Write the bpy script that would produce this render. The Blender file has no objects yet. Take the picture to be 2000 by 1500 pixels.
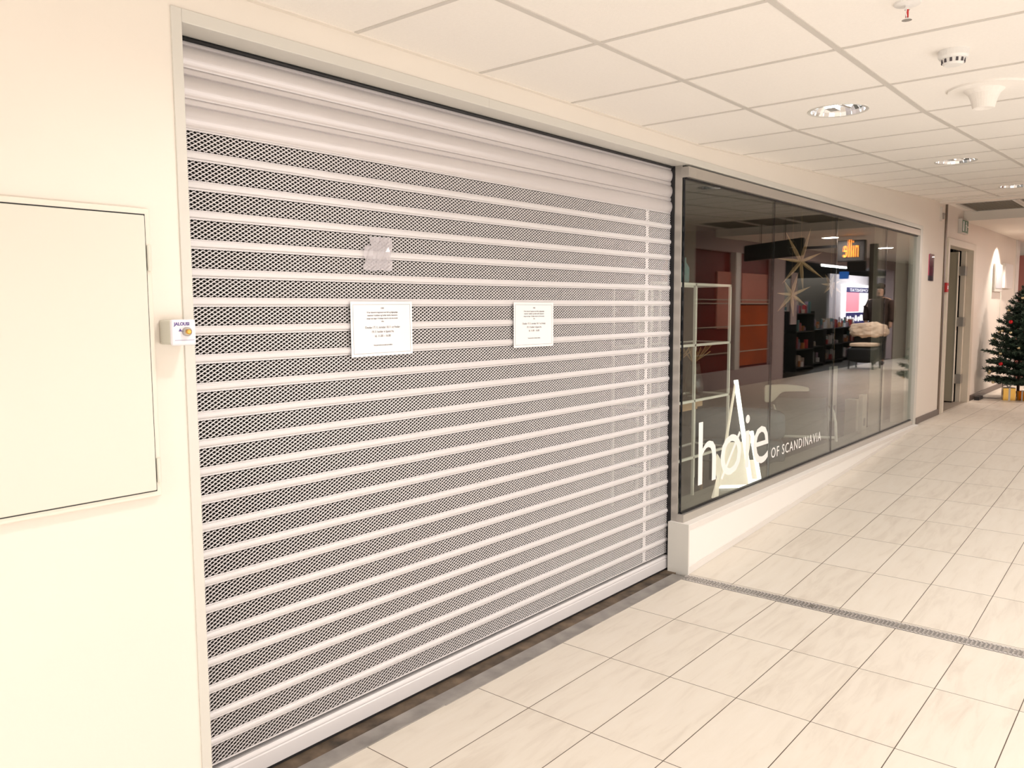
import bpy, bmesh, math, random
from mathutils import Vector, Matrix
import numpy as np
random.seed(7)
sc = bpy.context.scene
COL = sc.collection
PI = math.pi
R = math.radians

# ------------------------------------------------------------------ camera
cam_d = bpy.data.cameras.new('camera')
cam = bpy.data.objects.new('camera', cam_d)
COL.objects.link(cam)
sc.camera = cam
cam_d.sensor_width = 36.0
cam_d.lens = 36.0 * 1591.76 / 2000.0
cam_d.clip_start = 0.05
yaw, pitch, roll = 0.87755978, -0.09253498, -0.005213
cy_, sy_ = math.cos(yaw), math.sin(yaw)
cp_, sp_ = math.cos(pitch), math.sin(pitch)
fw = Vector((sy_ * cp_, cy_ * cp_, sp_))
rt = Vector((cy_, -sy_, 0.0))
up = rt.cross(fw)
c_, s_ = math.cos(roll), math.sin(roll)
rt, up = c_ * rt + s_ * up, -s_ * rt + c_ * up
M = Matrix((rt, up, -fw)).transposed().to_4x4()
M.translation = Vector((0.0, -2.27, 1.59))
cam.matrix_world = M

# ------------------------------------------------------------------ world and exposure
w = bpy.data.worlds.new('world')
sc.world = w
w.use_nodes = True
w.node_tree.nodes['Background'].inputs[0].default_value = (1.0, 0.95, 0.9, 1)
w.node_tree.nodes['Background'].inputs[1].default_value = 1.0
sc.view_settings.view_transform = 'Standard'
sc.view_settings.look = 'None'
sc.view_settings.gamma = 1.0
sc.view_settings.use_curve_mapping = False
sc.view_settings.exposure = -0.24

LAMP_COL = (1.0, 0.955, 0.915)
LAMP_W = 25.0
def ramp_z(x):
    return min(0.30, max(0.0, (x - 4.33) * 0.0545))
def ceil_z(x):
    return 2.532 + max(0.0, min(x, 10.5) - 4.41) * 0.0415
DOWNLIGHTS = [(1.58, -0.907), (4.11, -0.907), (6.61, -0.915), (9.16, -0.910),
              (-0.95, -0.907), (-3.1, -0.907), (-0.95, -2.80), (1.58, -2.80), (4.11, -2.80), (6.61, -2.80), (9.16, -2.80)]
def area_light(name, loc, size, power, col=LAMP_COL, rot=(0, 0, 0), sy=None, spread=None):
    d = bpy.data.lights.new(name, 'AREA')
    d.energy = power
    d.color = col
    if sy:
        d.shape = 'RECTANGLE'; d.size = size; d.size_y = sy
    else:
        d.shape = 'DISK'; d.size = size
    if spread: d.spread = spread
    o = bpy.data.objects.new(name, d)
    COL.objects.link(o)
    o.location = loc
    o.rotation_euler = rot
    return o
def spot(name, loc, target, power, ang, blend=0.3, col=LAMP_COL, r=0.03):
    d = bpy.data.lights.new(name, 'SPOT')
    d.energy = power; d.color = col; d.spot_size = R(ang); d.spot_blend = blend; d.shadow_soft_size = r
    o = bpy.data.objects.new(name, d)
    COL.objects.link(o)
    o.location = loc
    o.rotation_euler = (Vector(target) - Vector(loc)).to_track_quat('-Z', 'Y').to_euler()
    return o
for (x, y) in DOWNLIGHTS:
    area_light('downlight_lamp', (x, y, ceil_z(x) + 0.037), 0.21, LAMP_W * (0.8 if (0 < x < 3 and y > -1) else 1.0))
# added fill behind the viewer, no real source, for soft ambient light
area_light('rear_fill', (-4.3, -1.6, 1.35), 3.2, 60.0, (1.0, 0.955, 0.93), (0, R(-90), 0), sy=2.4)
# added area fill at the opposite wall, out of view, evens out the light
area_light('opposite_side_fill', (2.6, -3.27, 0.80), 7.5, 78.0, (1.0, 0.965, 0.95), (R(90), 0, 0), sy=1.3)
# far end of the corridor
for x in (12.6, 15.5, 19.0):
    area_light('far_lamp', (x, -1.9, 2.62), 0.22, 52.0, (1.0, 0.84, 0.74))
spot('wall_washer', (14.0, -0.25, 2.655), (14.0, -0.20, 1.6), 130.0, 98, 0.5, (1.0, 0.88, 0.76))
# opposite shop
area_light('shop_tube', (16.3, -4.4, 2.5), 1.6, 60.0, (0.95, 0.97, 1.0), sy=0.08)
area_light('shop_tube', (19.5, -4.1, 2.5), 1.6, 60.0, (0.95, 0.97, 1.0), sy=0.08)
area_light('poster_wall_fill', (23.5, -4.0, 2.5), 2.5, 110.0, (0.97, 0.97, 1.0), (R(-35), 0, 0), sy=0.3)  # added fill to brighten the wall around the poster
spot('fleece_fill_spot', (16.9, -2.2, 2.5), (17.9, -2.75, 0.9), 160.0, 40, 0.5, (1.0, 0.93, 0.86))  # added spot without a fixture, lifts the sheepskin in the reflection

# ------------------------------------------------------------------ materials
def P(name, col, rough=0.5, metal=0.0, emit=None, es=0.0, spec=0.5, bump=None, vary=None):
    m = bpy.data.materials.new(name); m.use_nodes = True
    nt = m.node_tree; b = nt.nodes['Principled BSDF']
    b.inputs['Base Color'].default_value = (*col, 1)
    b.inputs['Roughness'].default_value = rough
    b.inputs['Metallic'].default_value = metal
    b.inputs['Specular IOR Level'].default_value = spec
    if emit:
        b.inputs['Emission Color'].default_value = (*emit, 1)
        b.inputs['Emission Strength'].default_value = es
    tc = nt.nodes.new('ShaderNodeTexCoord')
    if vary:
        sc_, amt, stretch = vary
        mp = nt.nodes.new('ShaderNodeMapping'); mp.inputs['Scale'].default_value = stretch
        nt.links.new(tc.outputs['Object'], mp.inputs[0])
        n = nt.nodes.new('ShaderNodeTexNoise'); n.inputs['Scale'].default_value = sc_; n.inputs['Detail'].default_value = 5
        nt.links.new(mp.outputs[0], n.inputs['Vector'])
        r = nt.nodes.new('ShaderNodeValToRGB')
        r.color_ramp.elements[0].position = 0.3; r.color_ramp.elements[1].position = 0.7
        r.color_ramp.elements[0].color = (*[max(0, c * (1 - amt)) for c in col], 1)
        r.color_ramp.elements[1].color = (*[min(1, c * (1 + amt)) for c in col], 1)
        nt.links.new(n.outputs[0], r.inputs[0]); nt.links.new(r.outputs[0], b.inputs['Base Color'])
    if bump:
        s, st = bump
        n = nt.nodes.new('ShaderNodeTexNoise'); n.inputs['Scale'].default_value = s; n.inputs['Detail'].default_value = 4
        nt.links.new(tc.outputs['Object'], n.inputs['Vector'])
        bp = nt.nodes.new('ShaderNodeBump'); bp.inputs['Strength'].default_value = st; bp.inputs['Distance'].default_value = 0.002
        nt.links.new(n.outputs[0], bp.inputs['Height']); nt.links.new(bp.outputs[0], b.inputs['Normal'])
    return m

m_wall = P('wall_paint', (0.82, 0.76, 0.685), 0.6, bump=(60, 0.15), vary=(1.2, 0.02, (1, 1, 1)))
m_header = P('wall_paint_gloss', (0.84, 0.79, 0.72), 0.35, bump=(60, 0.1))
m_ceil = P('ceiling_tile', (0.90, 0.855, 0.80), 0.9, bump=(220, 0.25), vary=(90, 0.015, (1, 1, 1)))
m_grid = P('ceiling_grid_paint', (0.64, 0.60, 0.55), 0.5)
m_trim = P('trim_paint', (0.66, 0.64, 0.59), 0.35)
m_alu = P('anodised_metal', (0.52, 0.49, 0.45), 0.34, 0.55)
m_alu_l = P('light_anodised_metal', (0.62, 0.58, 0.53), 0.32, 0.4)
m_black = P('black_rubber', (0.01, 0.01, 0.012), 0.5)
m_shut = P('shutter_metal', (0.73, 0.705, 0.715), 0.38, 0.12)
m_shut_s = P('solid_slat_metal', (0.66, 0.625, 0.63), 0.36, 0.3, vary=(2, 0.05, (0.4, 1, 6)))
m_kick = P('kick_panel_white', (0.90, 0.87, 0.83), 0.35)
m_kick_e = P('kick_panel_edge', (0.70, 0.68, 0.63), 0.4)
m_white = P('white_paint', (0.82, 0.80, 0.77), 0.4)
m_paper = P('white_paper', (0.92, 0.90, 0.91), 0.6)
m_ink = P('print_ink', (0.07, 0.06, 0.07), 0.6)
m_brown = P('brown_baseboard', (0.13, 0.10, 0.085), 0.4)
m_tape = P('grey_strip', (0.30, 0.28, 0.26), 0.4, 0.3, vary=(9, 0.25, (1, 1, 1)))
m_dirt = P('dirty_groove', (0.10, 0.070, 0.045), 0.7, vary=(11, 0.7, (1, 1, 1)), bump=(30, 0.6))
m_cab = P('cabinet_enamel', (0.70, 0.69, 0.61), 0.35)
m_shelfw = P('white_metal', (0.85, 0.83, 0.78), 0.35, 0.0)
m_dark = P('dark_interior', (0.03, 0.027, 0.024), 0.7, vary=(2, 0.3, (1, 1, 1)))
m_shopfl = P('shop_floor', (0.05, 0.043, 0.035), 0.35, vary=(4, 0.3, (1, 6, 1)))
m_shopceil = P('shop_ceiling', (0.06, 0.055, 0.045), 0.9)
m_steel = P('brushed_steel', (0.45, 0.43, 0.40), 0.35, 0.8)
m_red = P('red_plastic', (0.55, 0.02, 0.02), 0.35)
m_gold = P('gold_foil', (0.85, 0.55, 0.15), 0.18, 1.0)
m_green = P('needle_green', (0.012, 0.035, 0.018), 0.7, vary=(30, 0.5, (1, 1, 1)))
m_bark = P('brown_trunk', (0.05, 0.03, 0.02), 0.8)
m_vinyl = P('white_vinyl', (0.93, 0.92, 0.90), 0.4)
m_wood = P('pale_wood', (0.52, 0.33, 0.18), 0.5, vary=(12, 0.2, (1, 8, 1)))
m_reed = P('dried_reed', (0.33, 0.21, 0.09), 0.7)
m_satin = P('grey_leather', (0.11, 0.135, 0.165), 0.27, bump=(6, 0.5))
m_lampw = P('lit_paper', (0.9, 0.88, 0.84), 0.6, emit=(1, 0.97, 0.93), es=2.4)
m_lampc = P('lit_paper_warm', (0.85, 0.78, 0.68), 0.6, emit=(1, 0.84, 0.68), es=0.75)
m_brass = P('brass', (0.75, 0.42, 0.10), 0.25, 1.0)
m_purple = P('purple_print', (0.12, 0.08, 0.28), 0.6)
m_chrome = P('reflector_chrome', (0.9, 0.9, 0.92), 0.12, 1.0)
m_lampon = P('lamp_tube_lit', (1, 1, 1), 0.5, emit=(1.0, 0.96, 0.92), es=9.0)
m_fur = P('sheepskin_fleece', (0.85, 0.66, 0.50), 0.95, bump=(40, 1.0), vary=(14, 0.15, (1, 1, 1)))
m_coat = P('brown_coat', (0.045, 0.022, 0.016), 0.8)
m_skin = P('skin', (0.62, 0.38, 0.27), 0.5)
m_orangeL = P('orange_lit_letter', (1, 0.4, 0.05), 0.5, emit=(1.0, 0.25, 0.01), es=3.5)
m_redwall = P('deep_red_panel', (0.20, 0.012, 0.008), 0.4)
m_orange = P('orange_panel', (0.50, 0.09, 0.015), 0.45, vary=(2, 0.2, (1, 1, 1)))
m_pinkp = P('pink_display_card', (0.62, 0.24, 0.19), 0.5)
m_mauve = P('mauve_fascia', (0.52, 0.42, 0.43), 0.6)
m_farred = P('far_red_wall', (0.42, 0.17, 0.15), 0.6)
m_blue = P('blue_sign', (0.02, 0.18, 0.7), 0.4, emit=(0.02, 0.22, 0.9), es=0.8)
m_screen = P('backlit_white', (0.9, 0.9, 0.9), 0.5, emit=(1, 0.98, 1), es=2.6)
m_screenp = P('backlit_pink', (0.9, 0.3, 0.35), 0.5, emit=(1.0, 0.20, 0.26), es=2.3)
m_navy = P('navy_print', (0.03, 0.03, 0.12), 0.5, emit=(0.05, 0.05, 0.20), es=1.0)
m_exit = P('exit_sign_green', (0.05, 0.17, 0.09), 0.4)
m_pinkposter = P('crimson_poster', (0.75, 0.08, 0.19), 0.35)
m_doorleaf = P('door_leaf_paint', (0.42, 0.38, 0.28), 0.45)
m_vent = P('vent_grille', (0.22, 0.19, 0.15), 0.5)
m_goods = [P('goods_' + n, c, 0.4) for n, c in (('amber', (0.45, 0.18, 0.05)), ('cream', (0.6, 0.5, 0.42)), ('crimson', (0.4, 0.03, 0.04)), ('teal', (0.08, 0.2, 0.22)), ('mauve', (0.33, 0.25, 0.33)), ('silver', (0.7, 0.7, 0.72)))]

def glass_mat(name, tint, ior=1.5, refl=(0.95, 0.93, 0.93)):
    m = bpy.data.materials.new(name); m.use_nodes = True
    nt = m.node_tree; nt.nodes.clear()
    out = nt.nodes.new('ShaderNodeOutputMaterial')
    mix = nt.nodes.new('ShaderNodeMixShader')
    tr = nt.nodes.new('ShaderNodeBsdfTransparent'); tr.inputs[0].default_value = (*tint, 1)
    gl = nt.nodes.new('ShaderNodeBsdfGlossy'); gl.inputs['Roughness'].default_value = 0.0
    gl.inputs['Color'].default_value = (*refl, 1)
    fr = nt.nodes.new('ShaderNodeFresnel')
    ge = nt.nodes.new('ShaderNodeNewGeometry')
    mr = nt.nodes.new('ShaderNodeMapRange')
    mr.inputs['To Min'].default_value = ior; mr.inputs['To Max'].default_value = 1.0 / ior
    nt.links.new(ge.outputs['Backfacing'], mr.inputs['Value'])
    nt.links.new(mr.outputs[0], fr.inputs['IOR'])
    nt.links.new(fr.outputs[0], mix.inputs[0])
    nt.links.new(tr.outputs[0], mix.inputs[1]); nt.links.new(gl.outputs[0], mix.inputs[2])
    nt.links.new(mix.outputs[0], out.inputs[0])
    return m
m_glass = glass_mat('window_glass', (0.90, 0.93, 0.90), 1.55)
m_vglass = glass_mat('vase_glass', (0.80, 0.82, 0.78), 1.5)
m_clearp = glass_mat('clear_plastic', (0.75, 0.74, 0.78), 1.7)
m_gedge = P('glass_edge_dark', (0.004, 0.006, 0.008), 0.15)

def node(nt, t, op=None, a=None, b=None):
    n = nt.nodes.new(t)
    if op: n.operation = op
    for i, v in ((0, a), (1, b)):
        if v is None: continue
        if isinstance(v, (int, float)): n.inputs[i].default_value = v
        else: nt.links.new(v, n.inputs[i])
    return n.outputs[0]

def floor_material():
    m = bpy.data.materials.new('floor_tiles'); m.use_nodes = True
    nt = m.node_tree; b = nt.nodes['Principled BSDF']
    tc = nt.nodes.new('ShaderNodeTexCoord')
    sx = nt.nodes.new('ShaderNodeSeparateXYZ'); nt.links.new(tc.outputs['Object'], sx.inputs[0])
    X, Y = sx.outputs[0], sx.outputs[1]
    far = node(nt, 'ShaderNodeMath', 'GREATER_THAN', X, 4.27)
    off = node(nt, 'ShaderNodeMath', 'MULTIPLY', far, 4.33 - 0.6 - 3.64)     # joints shift past the drain
    xs = node(nt, 'ShaderNodeMath', 'SUBTRACT', node(nt, 'ShaderNodeMath', 'SUBTRACT', X, 3.64), off)
    tx = node(nt, 'ShaderNodeMath', 'DIVIDE', xs, 0.6)
    ty = node(nt, 'ShaderNodeMath', 'DIVIDE', node(nt, 'ShaderNodeMath', 'ADD', Y, 0.32), 0.303)
    def line(t, wdt):
        f = node(nt, 'ShaderNodeMath', 'FRACT', t)
        d = node(nt, 'ShaderNodeMath', 'ABSOLUTE', node(nt, 'ShaderNodeMath', 'SUBTRACT', f, 0.5))
        return node(nt, 'ShaderNodeMath', 'GREATER_THAN', d, 0.5 - wdt)
    g = node(nt, 'ShaderNodeMath', 'MAXIMUM', line(tx, 0.0018 / 0.6), line(ty, 0.0018 / 0.303))
    # per tile tone
    fx = node(nt, 'ShaderNodeMath', 'FLOOR', tx); fy = node(nt, 'ShaderNodeMath', 'FLOOR', ty)
    cb = nt.nodes.new('ShaderNodeCombineXYZ'); nt.links.new(fx, cb.inputs[0]); nt.links.new(fy, cb.inputs[1]); nt.links.new(far, cb.inputs[2])
    wn = nt.nodes.new('ShaderNodeTexWhiteNoise'); nt.links.new(cb.outputs[0], wn.inputs['Vector'])
    # stone veins run along the tile, shifted per tile
    mp = nt.nodes.new('ShaderNodeMapping'); mp.inputs['Scale'].default_value = (2.2, 13.0, 1.0); mp.inputs['Rotation'].default_value = (0, 0, R(9))
    nt.links.new(tc.outputs['Object'], mp.inputs[0])
    va = nt.nodes.new('ShaderNodeVectorMath'); va.operation = 'ADD'
    sc2 = nt.nodes.new('ShaderNodeVectorMath'); sc2.operation = 'SCALE'; sc2.inputs['Scale'].default_value = 13.0
    nt.links.new(wn.outputs['Color'], sc2.inputs[0])
    nt.links.new(mp.outputs[0], va.inputs[0]); nt.links.new(sc2.outputs[0], va.inputs[1])
    n = nt.nodes.new('ShaderNodeTexNoise'); n.inputs['Scale'].default_value = 1.3; n.inputs['Detail'].default_value = 7; n.inputs['Roughness'].default_value = 0.62; n.inputs['Distortion'].default_value = 0.6
    nt.links.new(va.outputs[0], n.inputs['Vector'])
    t = node(nt, 'ShaderNodeMath', 'ADD', node(nt, 'ShaderNodeMath', 'MULTIPLY', n.outputs[0], 0.85), node(nt, 'ShaderNodeMath', 'MULTIPLY', wn.outputs['Value'], 0.12))
    r = nt.nodes.new('ShaderNodeValToRGB')
    e = r.color_ramp.elements
    e[0].position = 0.25; e[0].color = (0.62, 0.555, 0.475, 1)
    e[1].position = 0.68; e[1].color = (0.745, 0.69, 0.61, 1)
    el = r.color_ramp.elements.new(0.47); el.color = (0.72, 0.66, 0.575, 1)
    nt.links.new(t, r.inputs[0])
    mx = nt.nodes.new('ShaderNodeMix'); mx.data_type = 'RGBA'
    nt.links.new(g, mx.inputs['Factor']); nt.links.new(r.outputs[0], mx.inputs['A']); mx.inputs['B'].default_value = (0.085, 0.058, 0.035, 1)
    nt.links.new(mx.outputs['Result'], b.inputs['Base Color'])
    b.inputs['Roughness'].default_value = 0.42
    b.inputs['Specular IOR Level'].default_value = 0.35
    bp = nt.nodes.new('ShaderNodeBump'); bp.inputs['Strength'].default_value = 0.4; bp.inputs['Distance'].default_value = 0.002; bp.invert = True
    nt.links.new(g, bp.inputs['Height']); nt.links.new(bp.outputs[0], b.inputs['Normal'])
    return m
m_floor = floor_material()

# ------------------------------------------------------------------ mesh helpers
class MB:
    def __init__(s): s.v = []; s.f = []
    def add(s, vs, fs):
        k = len(s.v); s.v += [tuple(p) for p in vs]; s.f += [tuple(i + k for i in f) for f in fs]; return s
    def box(s, x0, x1, y0, y1, z0, z1, M=None):
        vs = [Vector((x, y, z)) for x in (x0, x1) for y in (y0, y1) for z in (z0, z1)]
        if M: vs = [M @ p for p in vs]
        return s.add(vs, [(0, 1, 3, 2), (4, 6, 7, 5), (0, 4, 5, 1), (2, 3, 7, 6), (0, 2, 6, 4), (1, 5, 7, 3)])
    def prism(s, pts, axis, a, b):
        """closed outline pts (2D) swept along axis from a to b"""
        n = len(pts)
        def q(p, t):
            return {'x': (t, p[0], p[1]), 'y': (p[0], t, p[1]), 'z': (p[0], p[1], t)}[axis]
        vs = [q(p, a) for p in pts] + [q(p, b) for p in pts]
        fs = [tuple(range(n))[::-1], tuple(range(n, 2 * n))] + [(i, (i + 1) % n, n + (i + 1) % n, n + i) for i in range(n)]
        return s.add(vs, fs)
    def tube(s, path, r, n=8, cap=True):
        path = [Vector(p) for p in path]
        rs = r if isinstance(r, (list, tuple)) else [r] * len(path)
        rings = []
        prev = None
        for i, p in enumerate(path):
            t = (path[min(i + 1, len(path) - 1)] - path[max(i - 1, 0)]).normalized()
            if prev is None:
                a = t.orthogonal().normalized()
            else:
                a = (prev - t * prev.dot(t))
                a = a.normalized() if a.length > 1e-6 else t.orthogonal().normalized()
            prev = a
            b = t.cross(a)
            rings.append([p + rs[i] * (math.cos(k * 2 * PI / n) * a + math.sin(k * 2 * PI / n) * b) for k in range(n)])
        vs = [q for rg in rings for q in rg]
        fs = []
        for i in range(len(rings) - 1):
            for k in range(n):
                fs.append((i * n + k, i * n + (k + 1) % n, (i + 1) * n + (k + 1) % n, (i + 1) * n + k))
        if cap:
            fs.append(tuple(range(n))[::-1]); fs.append(tuple((len(rings) - 1) * n + k for k in range(n)))
        return s.add(vs, fs)
    def lathe(s, prof, c=(0, 0, 0), n=24, caps=True):
        """prof list of (radius, z)"""
        vs = []; fs = []
        for (r, z) in prof:
            for k in range(n):
                a = 2 * PI * k / n
                vs.append((c[0] + r * math.cos(a), c[1] + r * math.sin(a), c[2] + z))
        m = len(prof)
        for i in range(m - 1):
            for k in range(n):
                fs.append((i * n + k, i * n + (k + 1) % n, (i + 1) * n + (k + 1) % n, (i + 1) * n + k))
        if caps and prof[0][0] > 1e-5: fs.append(tuple(range(n))[::-1])
        if caps and prof[-1][0] > 1e-5: fs.append(tuple((m - 1) * n + k for k in range(n)))
        return s.add(vs, fs)
    def ball(s, c, rx, ry=None, rz=None, n=14, m=9):
        ry = ry or rx; rz = rz or rx
        prof = [(math.sin(PI * i / m), -math.cos(PI * i / m)) for i in range(m + 1)]
        vs = []; fs = []
        for (r, z) in prof:
            for k in range(n):
                a = 2 * PI * k / n
                vs.append((c[0] + rx * r * math.cos(a), c[1] + ry * r * math.sin(a), c[2] + rz * z))
        for i in range(m):
            for k in range(n):
                fs.append((i * n + k, i * n + (k + 1) % n, (i + 1) * n + (k + 1) % n, (i + 1) * n + k))
        return s.add(vs, fs)
    def build(s, name, mat, parent=None, smooth=False, bevel=0.0, loc=None, weld=False):
        me = bpy.data.meshes.new(name)
        me.from_pydata([tuple(p) for p in s.v], [], s.f)
        if weld or smooth:
            bm = bmesh.new(); bm.from_mesh(me)
            bmesh.ops.remove_doubles(bm, verts=bm.verts, dist=1e-6)
            bmesh.ops.recalc_face_normals(bm, faces=bm.faces)
            bm.to_mesh(me); bm.free()
        else:
            bm = bmesh.new(); bm.from_mesh(me)
            bmesh.ops.recalc_face_normals(bm, faces=bm.faces)
            bm.to_mesh(me); bm.free()
        me.materials.append(mat)
        if smooth:
            for p in me.polygons: p.use_smooth = True
        o = bpy.data.objects.new(name, me)
        COL.objects.link(o)
        if parent:
            o.parent = parent
            o.matrix_parent_inverse = Matrix.Translation(-Vector(parent.location)) if False else Matrix()
            o.location = -Vector(parent.location) if loc is None else loc
        elif loc is not None:
            o.location = loc
        if bevel > 0:
            b = o.modifiers.new('bevel', 'BEVEL'); b.width = bevel; b.segments = 2; b.limit_method = 'ANGLE'
        return o
# parts are written in world coordinates; build() shifts them by their parent's location.
def thing(name, loc, label, cat, group=None, kind=None):
    o = bpy.data.objects.new(name, None); COL.objects.link(o)
    o.location = loc; o.empty_display_size = 0.1
    return tag(o, label, cat, group, kind)
def tag(o, label=None, cat=None, group=None, kind=None):
    if label: o['label'] = label
    if cat: o['category'] = cat
    if group: o['group'] = group
    if kind: o['kind'] = kind
    return o
def struct(o, label=None):
    o['kind'] = 'structure'
    if label: o['label'] = label
    return o
def text_mb(s, size, M, depth=0.0004, sx=1.0, bold=0.0, align='LEFT', space=1.0):
    """letters in local XY, mapped by matrix M"""
    cu = bpy.data.curves.new('t', 'FONT'); cu.body = s; cu.size = size; cu.extrude = depth; cu.offset = bold
    cu.align_x = align; cu.space_character = space; cu.resolution_u = 3
    ob = bpy.data.objects.new('t', cu); COL.objects.link(ob)
    dg = bpy.context.evaluated_depsgraph_get()
    me = bpy.data.meshes.new_from_object(ob.evaluated_get(dg))
    vs = [M @ Vector((v.co.x * sx, v.co.y, v.co.z)) for v in me.vertices]
    fs = [tuple(p.vertices) for p in me.polygons]
    bpy.data.objects.remove(ob); bpy.data.curves.remove(cu); bpy.data.meshes.remove(me)
    mb = MB(); mb.add(vs, fs); return mb
def wallM(x, y, z, tilt=0.0):
    """local x -> world x, local y -> world z, local z -> world -y (faces the corridor)"""
    return Matrix(((math.cos(tilt), -math.sin(tilt), 0, x), (0, 0, -1, y), (math.sin(tilt), math.cos(tilt), 0, z), (0, 0, 0, 1)))

XJ = 4.345          # right jamb of the shutter opening
XW = 9.60           # far end of the shop window
XE = 15.70          # where the left wall ends

# ------------------------------------------------------------------ room shell
fl = MB()
xs = [-4.5, 4.215, 4.315] + [4.33 + 0.1 * i for i in range(0, 56)] + [10.2, 30.0]
vs = []
for x in xs:
    vs += [(x, -3.3, ramp_z(x)), (x, 0.34 if x > 9.62 else (0.0 if x > 4.316 else -0.047), ramp_z(x))]
fs = []
for i in range(len(xs) - 1):
    if abs(xs[i] - 4.215) < 1e-6: continue      # the drain
    fs.append((2 * i, 2 * i + 2, 2 * i + 3, 2 * i + 1))
fl.add(vs, fs)
fl.add([(15.6, 0.3, 0.3), (30, 0.3, 0.3), (30, 6, 0.3), (15.6, 6, 0.3)], [(0, 1, 2, 3)])
o = struct(fl.build('floor', m_floor), 'beige stone tile floor with a ramp past the drain')
for p in o.data.polygons:
    pass
struct(MB().box(-4.5, 30, -9.5, 6.2, -0.30, -0.10).build('floor_slab', m_dirt), 'concrete floor slab under the tiles')

cl = MB()
prof = [(-4.5, ceil_z(-4.5)), (4.41, ceil_z(4.41)), (10.40, ceil_z(10.40)), (10.40, ceil_z(10.40) + 0.012), (4.41, ceil_z(4.41) + 0.012), (-4.5, ceil_z(-4.5) + 0.012)]
# swept along y (profile in x-z)
cl.prism(prof, 'y', -3.3, 0.0)
ceiling = cl.build('ceiling', m_ceil)
struct(ceiling, 'white suspended tile ceiling rising with the ramp')
cut = MB()
for (x, y) in DOWNLIGHTS:
    cut.lathe([(0.124, -0.1), (0.124, 0.1)], (x, y, ceil_z(x)), 40)
cutter = cut.build('cutter', m_ceil)
bo = ceiling.modifiers.new('b', 'BOOLEAN'); bo.operation = 'DIFFERENCE'; bo.object = cutter; bo.solver = 'EXACT'
bpy.context.view_layer.update()
me_c = bpy.data.meshes.new_from_object(ceiling.evaluated_get(bpy.context.evaluated_depsgraph_get()))
ceiling.modifiers.clear(); ceiling.data = me_c
bpy.data.objects.remove(cutter)

# T-bar grid
tb = MB()
for k in range(0, 6):
    y = -0.592 - 0.63 * k
    if y < -3.3: break
    pts = [-4.4, 4.41, 10.36]
    for a, b in ((-4.4, 4.41), (4.41, 10.36)):
        za, zb = ceil_z(a) - 0.004, ceil_z(b) - 0.004
        vs = []
        for (x, z) in ((a, za), (b, zb)):
            vs += [(x, y - 0.012, z), (x, y + 0.012, z), (x, y + 0.012, z + 0.006), (x, y - 0.012, z + 0.006)]
        tb.add(vs, [(0, 1, 5, 4), (1, 2, 6, 5), (2, 3, 7, 6), (3, 0, 4, 7)])
x = 3.148
xl = [3.148 + 0.6325 * k for k in range(-12, 3)] + [4.413 + 0.612 * k for k in range(1, 10)] + [10.10, 10.36]
for x in xl:
    if x < -4.4: continue
    z = ceil_z(x)
    tb.box(x - 0.009, x + 0.009, -3.3, 0.0, z - 0.003, z + 0.004)
struct(tb.build('ceiling_grid', m_grid), 'thin metal grid between the ceiling tiles')
# edge angle along the wall
ea = MB()
for a, b in ((-4.4, 4.41), (4.41, 10.36)):
    za, zb = ceil_z(a), ceil_z(b)
    vs = []
    for (x, z) in ((a, za), (b, zb)):
        vs += [(x, -0.022, z - 0.004), (x, -0.0005, z - 0.004), (x, -0.0005, z + 0.003), (x, -0.022, z + 0.003)]
    ea.add(vs, [(0, 1, 5, 4), (1, 2, 6, 5), (2, 3, 7, 6), (3, 0, 4, 7), (0, 3, 2, 1), (4, 5, 6, 7)])
struct(ea.build('trim_1', m_wall), 'cream edge angle between ceiling and wall')

# left wall (holds the shutter and the window)
wl = MB()
wl.box(-4.5, 1.232, 0.0, 0.25, -0.1, 2.75)
wl.box(1.232, 4.3, 0.0, 0.25, 2.445, 2.75)
xs = [4.3, 4.41, XW + 0.03]
wl.box(4.3, XW + 0.03, 0.0, 0.25, 2.445, 2.95)
wl.box(XW + 0.03, 10.84, 0.0, 0.25, 0.0, 2.95)
wl.box(10.84, 12.36, 0.0, 0.25, 2.345, 2.95)
wl.box(12.36, XE, 0.0, 0.25, 0.0, 2.95)
struct(wl.build('wall_left', m_wall), 'cream wall beside the corridor')
# the walls of the rest of the place
struct(MB().box(-4.5, 11.0, -3.5, -3.3, -0.1, 3.0).build('wall_right', m_wall), 'cream wall on the other side of the corridor')
struct(MB().box(29.8, 30, -9.5, 6, 0, 3.2).build('wall_far', m_wall))

# level ceiling past the ramp, with beam
fc = MB()
fc.box(10.36, 30, -3.32, -0.0, 2.785, 2.80)
struct(fc.build('ceiling_level', m_ceil))
bmk = MB()
bmk.box(10.36, 10.52, -3.3, -0.002, 2.755, 2.79)
bmk.box(11.66, 12.40, -3.3, -0.002, 2.655, 2.79)
bmk.box(12.40, 30, -3.3, -0.002, 2.665, 2.70)
struct(bmk.build('trim_2', m_wall), 'beam across the ceiling past the ramp')
struct(MB().box(10.50, 10.62, -3.3, -0.002, 2.77, 2.785).build('trim_3', m_grid), 'shadow gap profile across the ceiling')
struct(MB().box(15.7, 30, 0.0, 6, 2.665, 2.70).build('ceiling_side', m_ceil))

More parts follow.
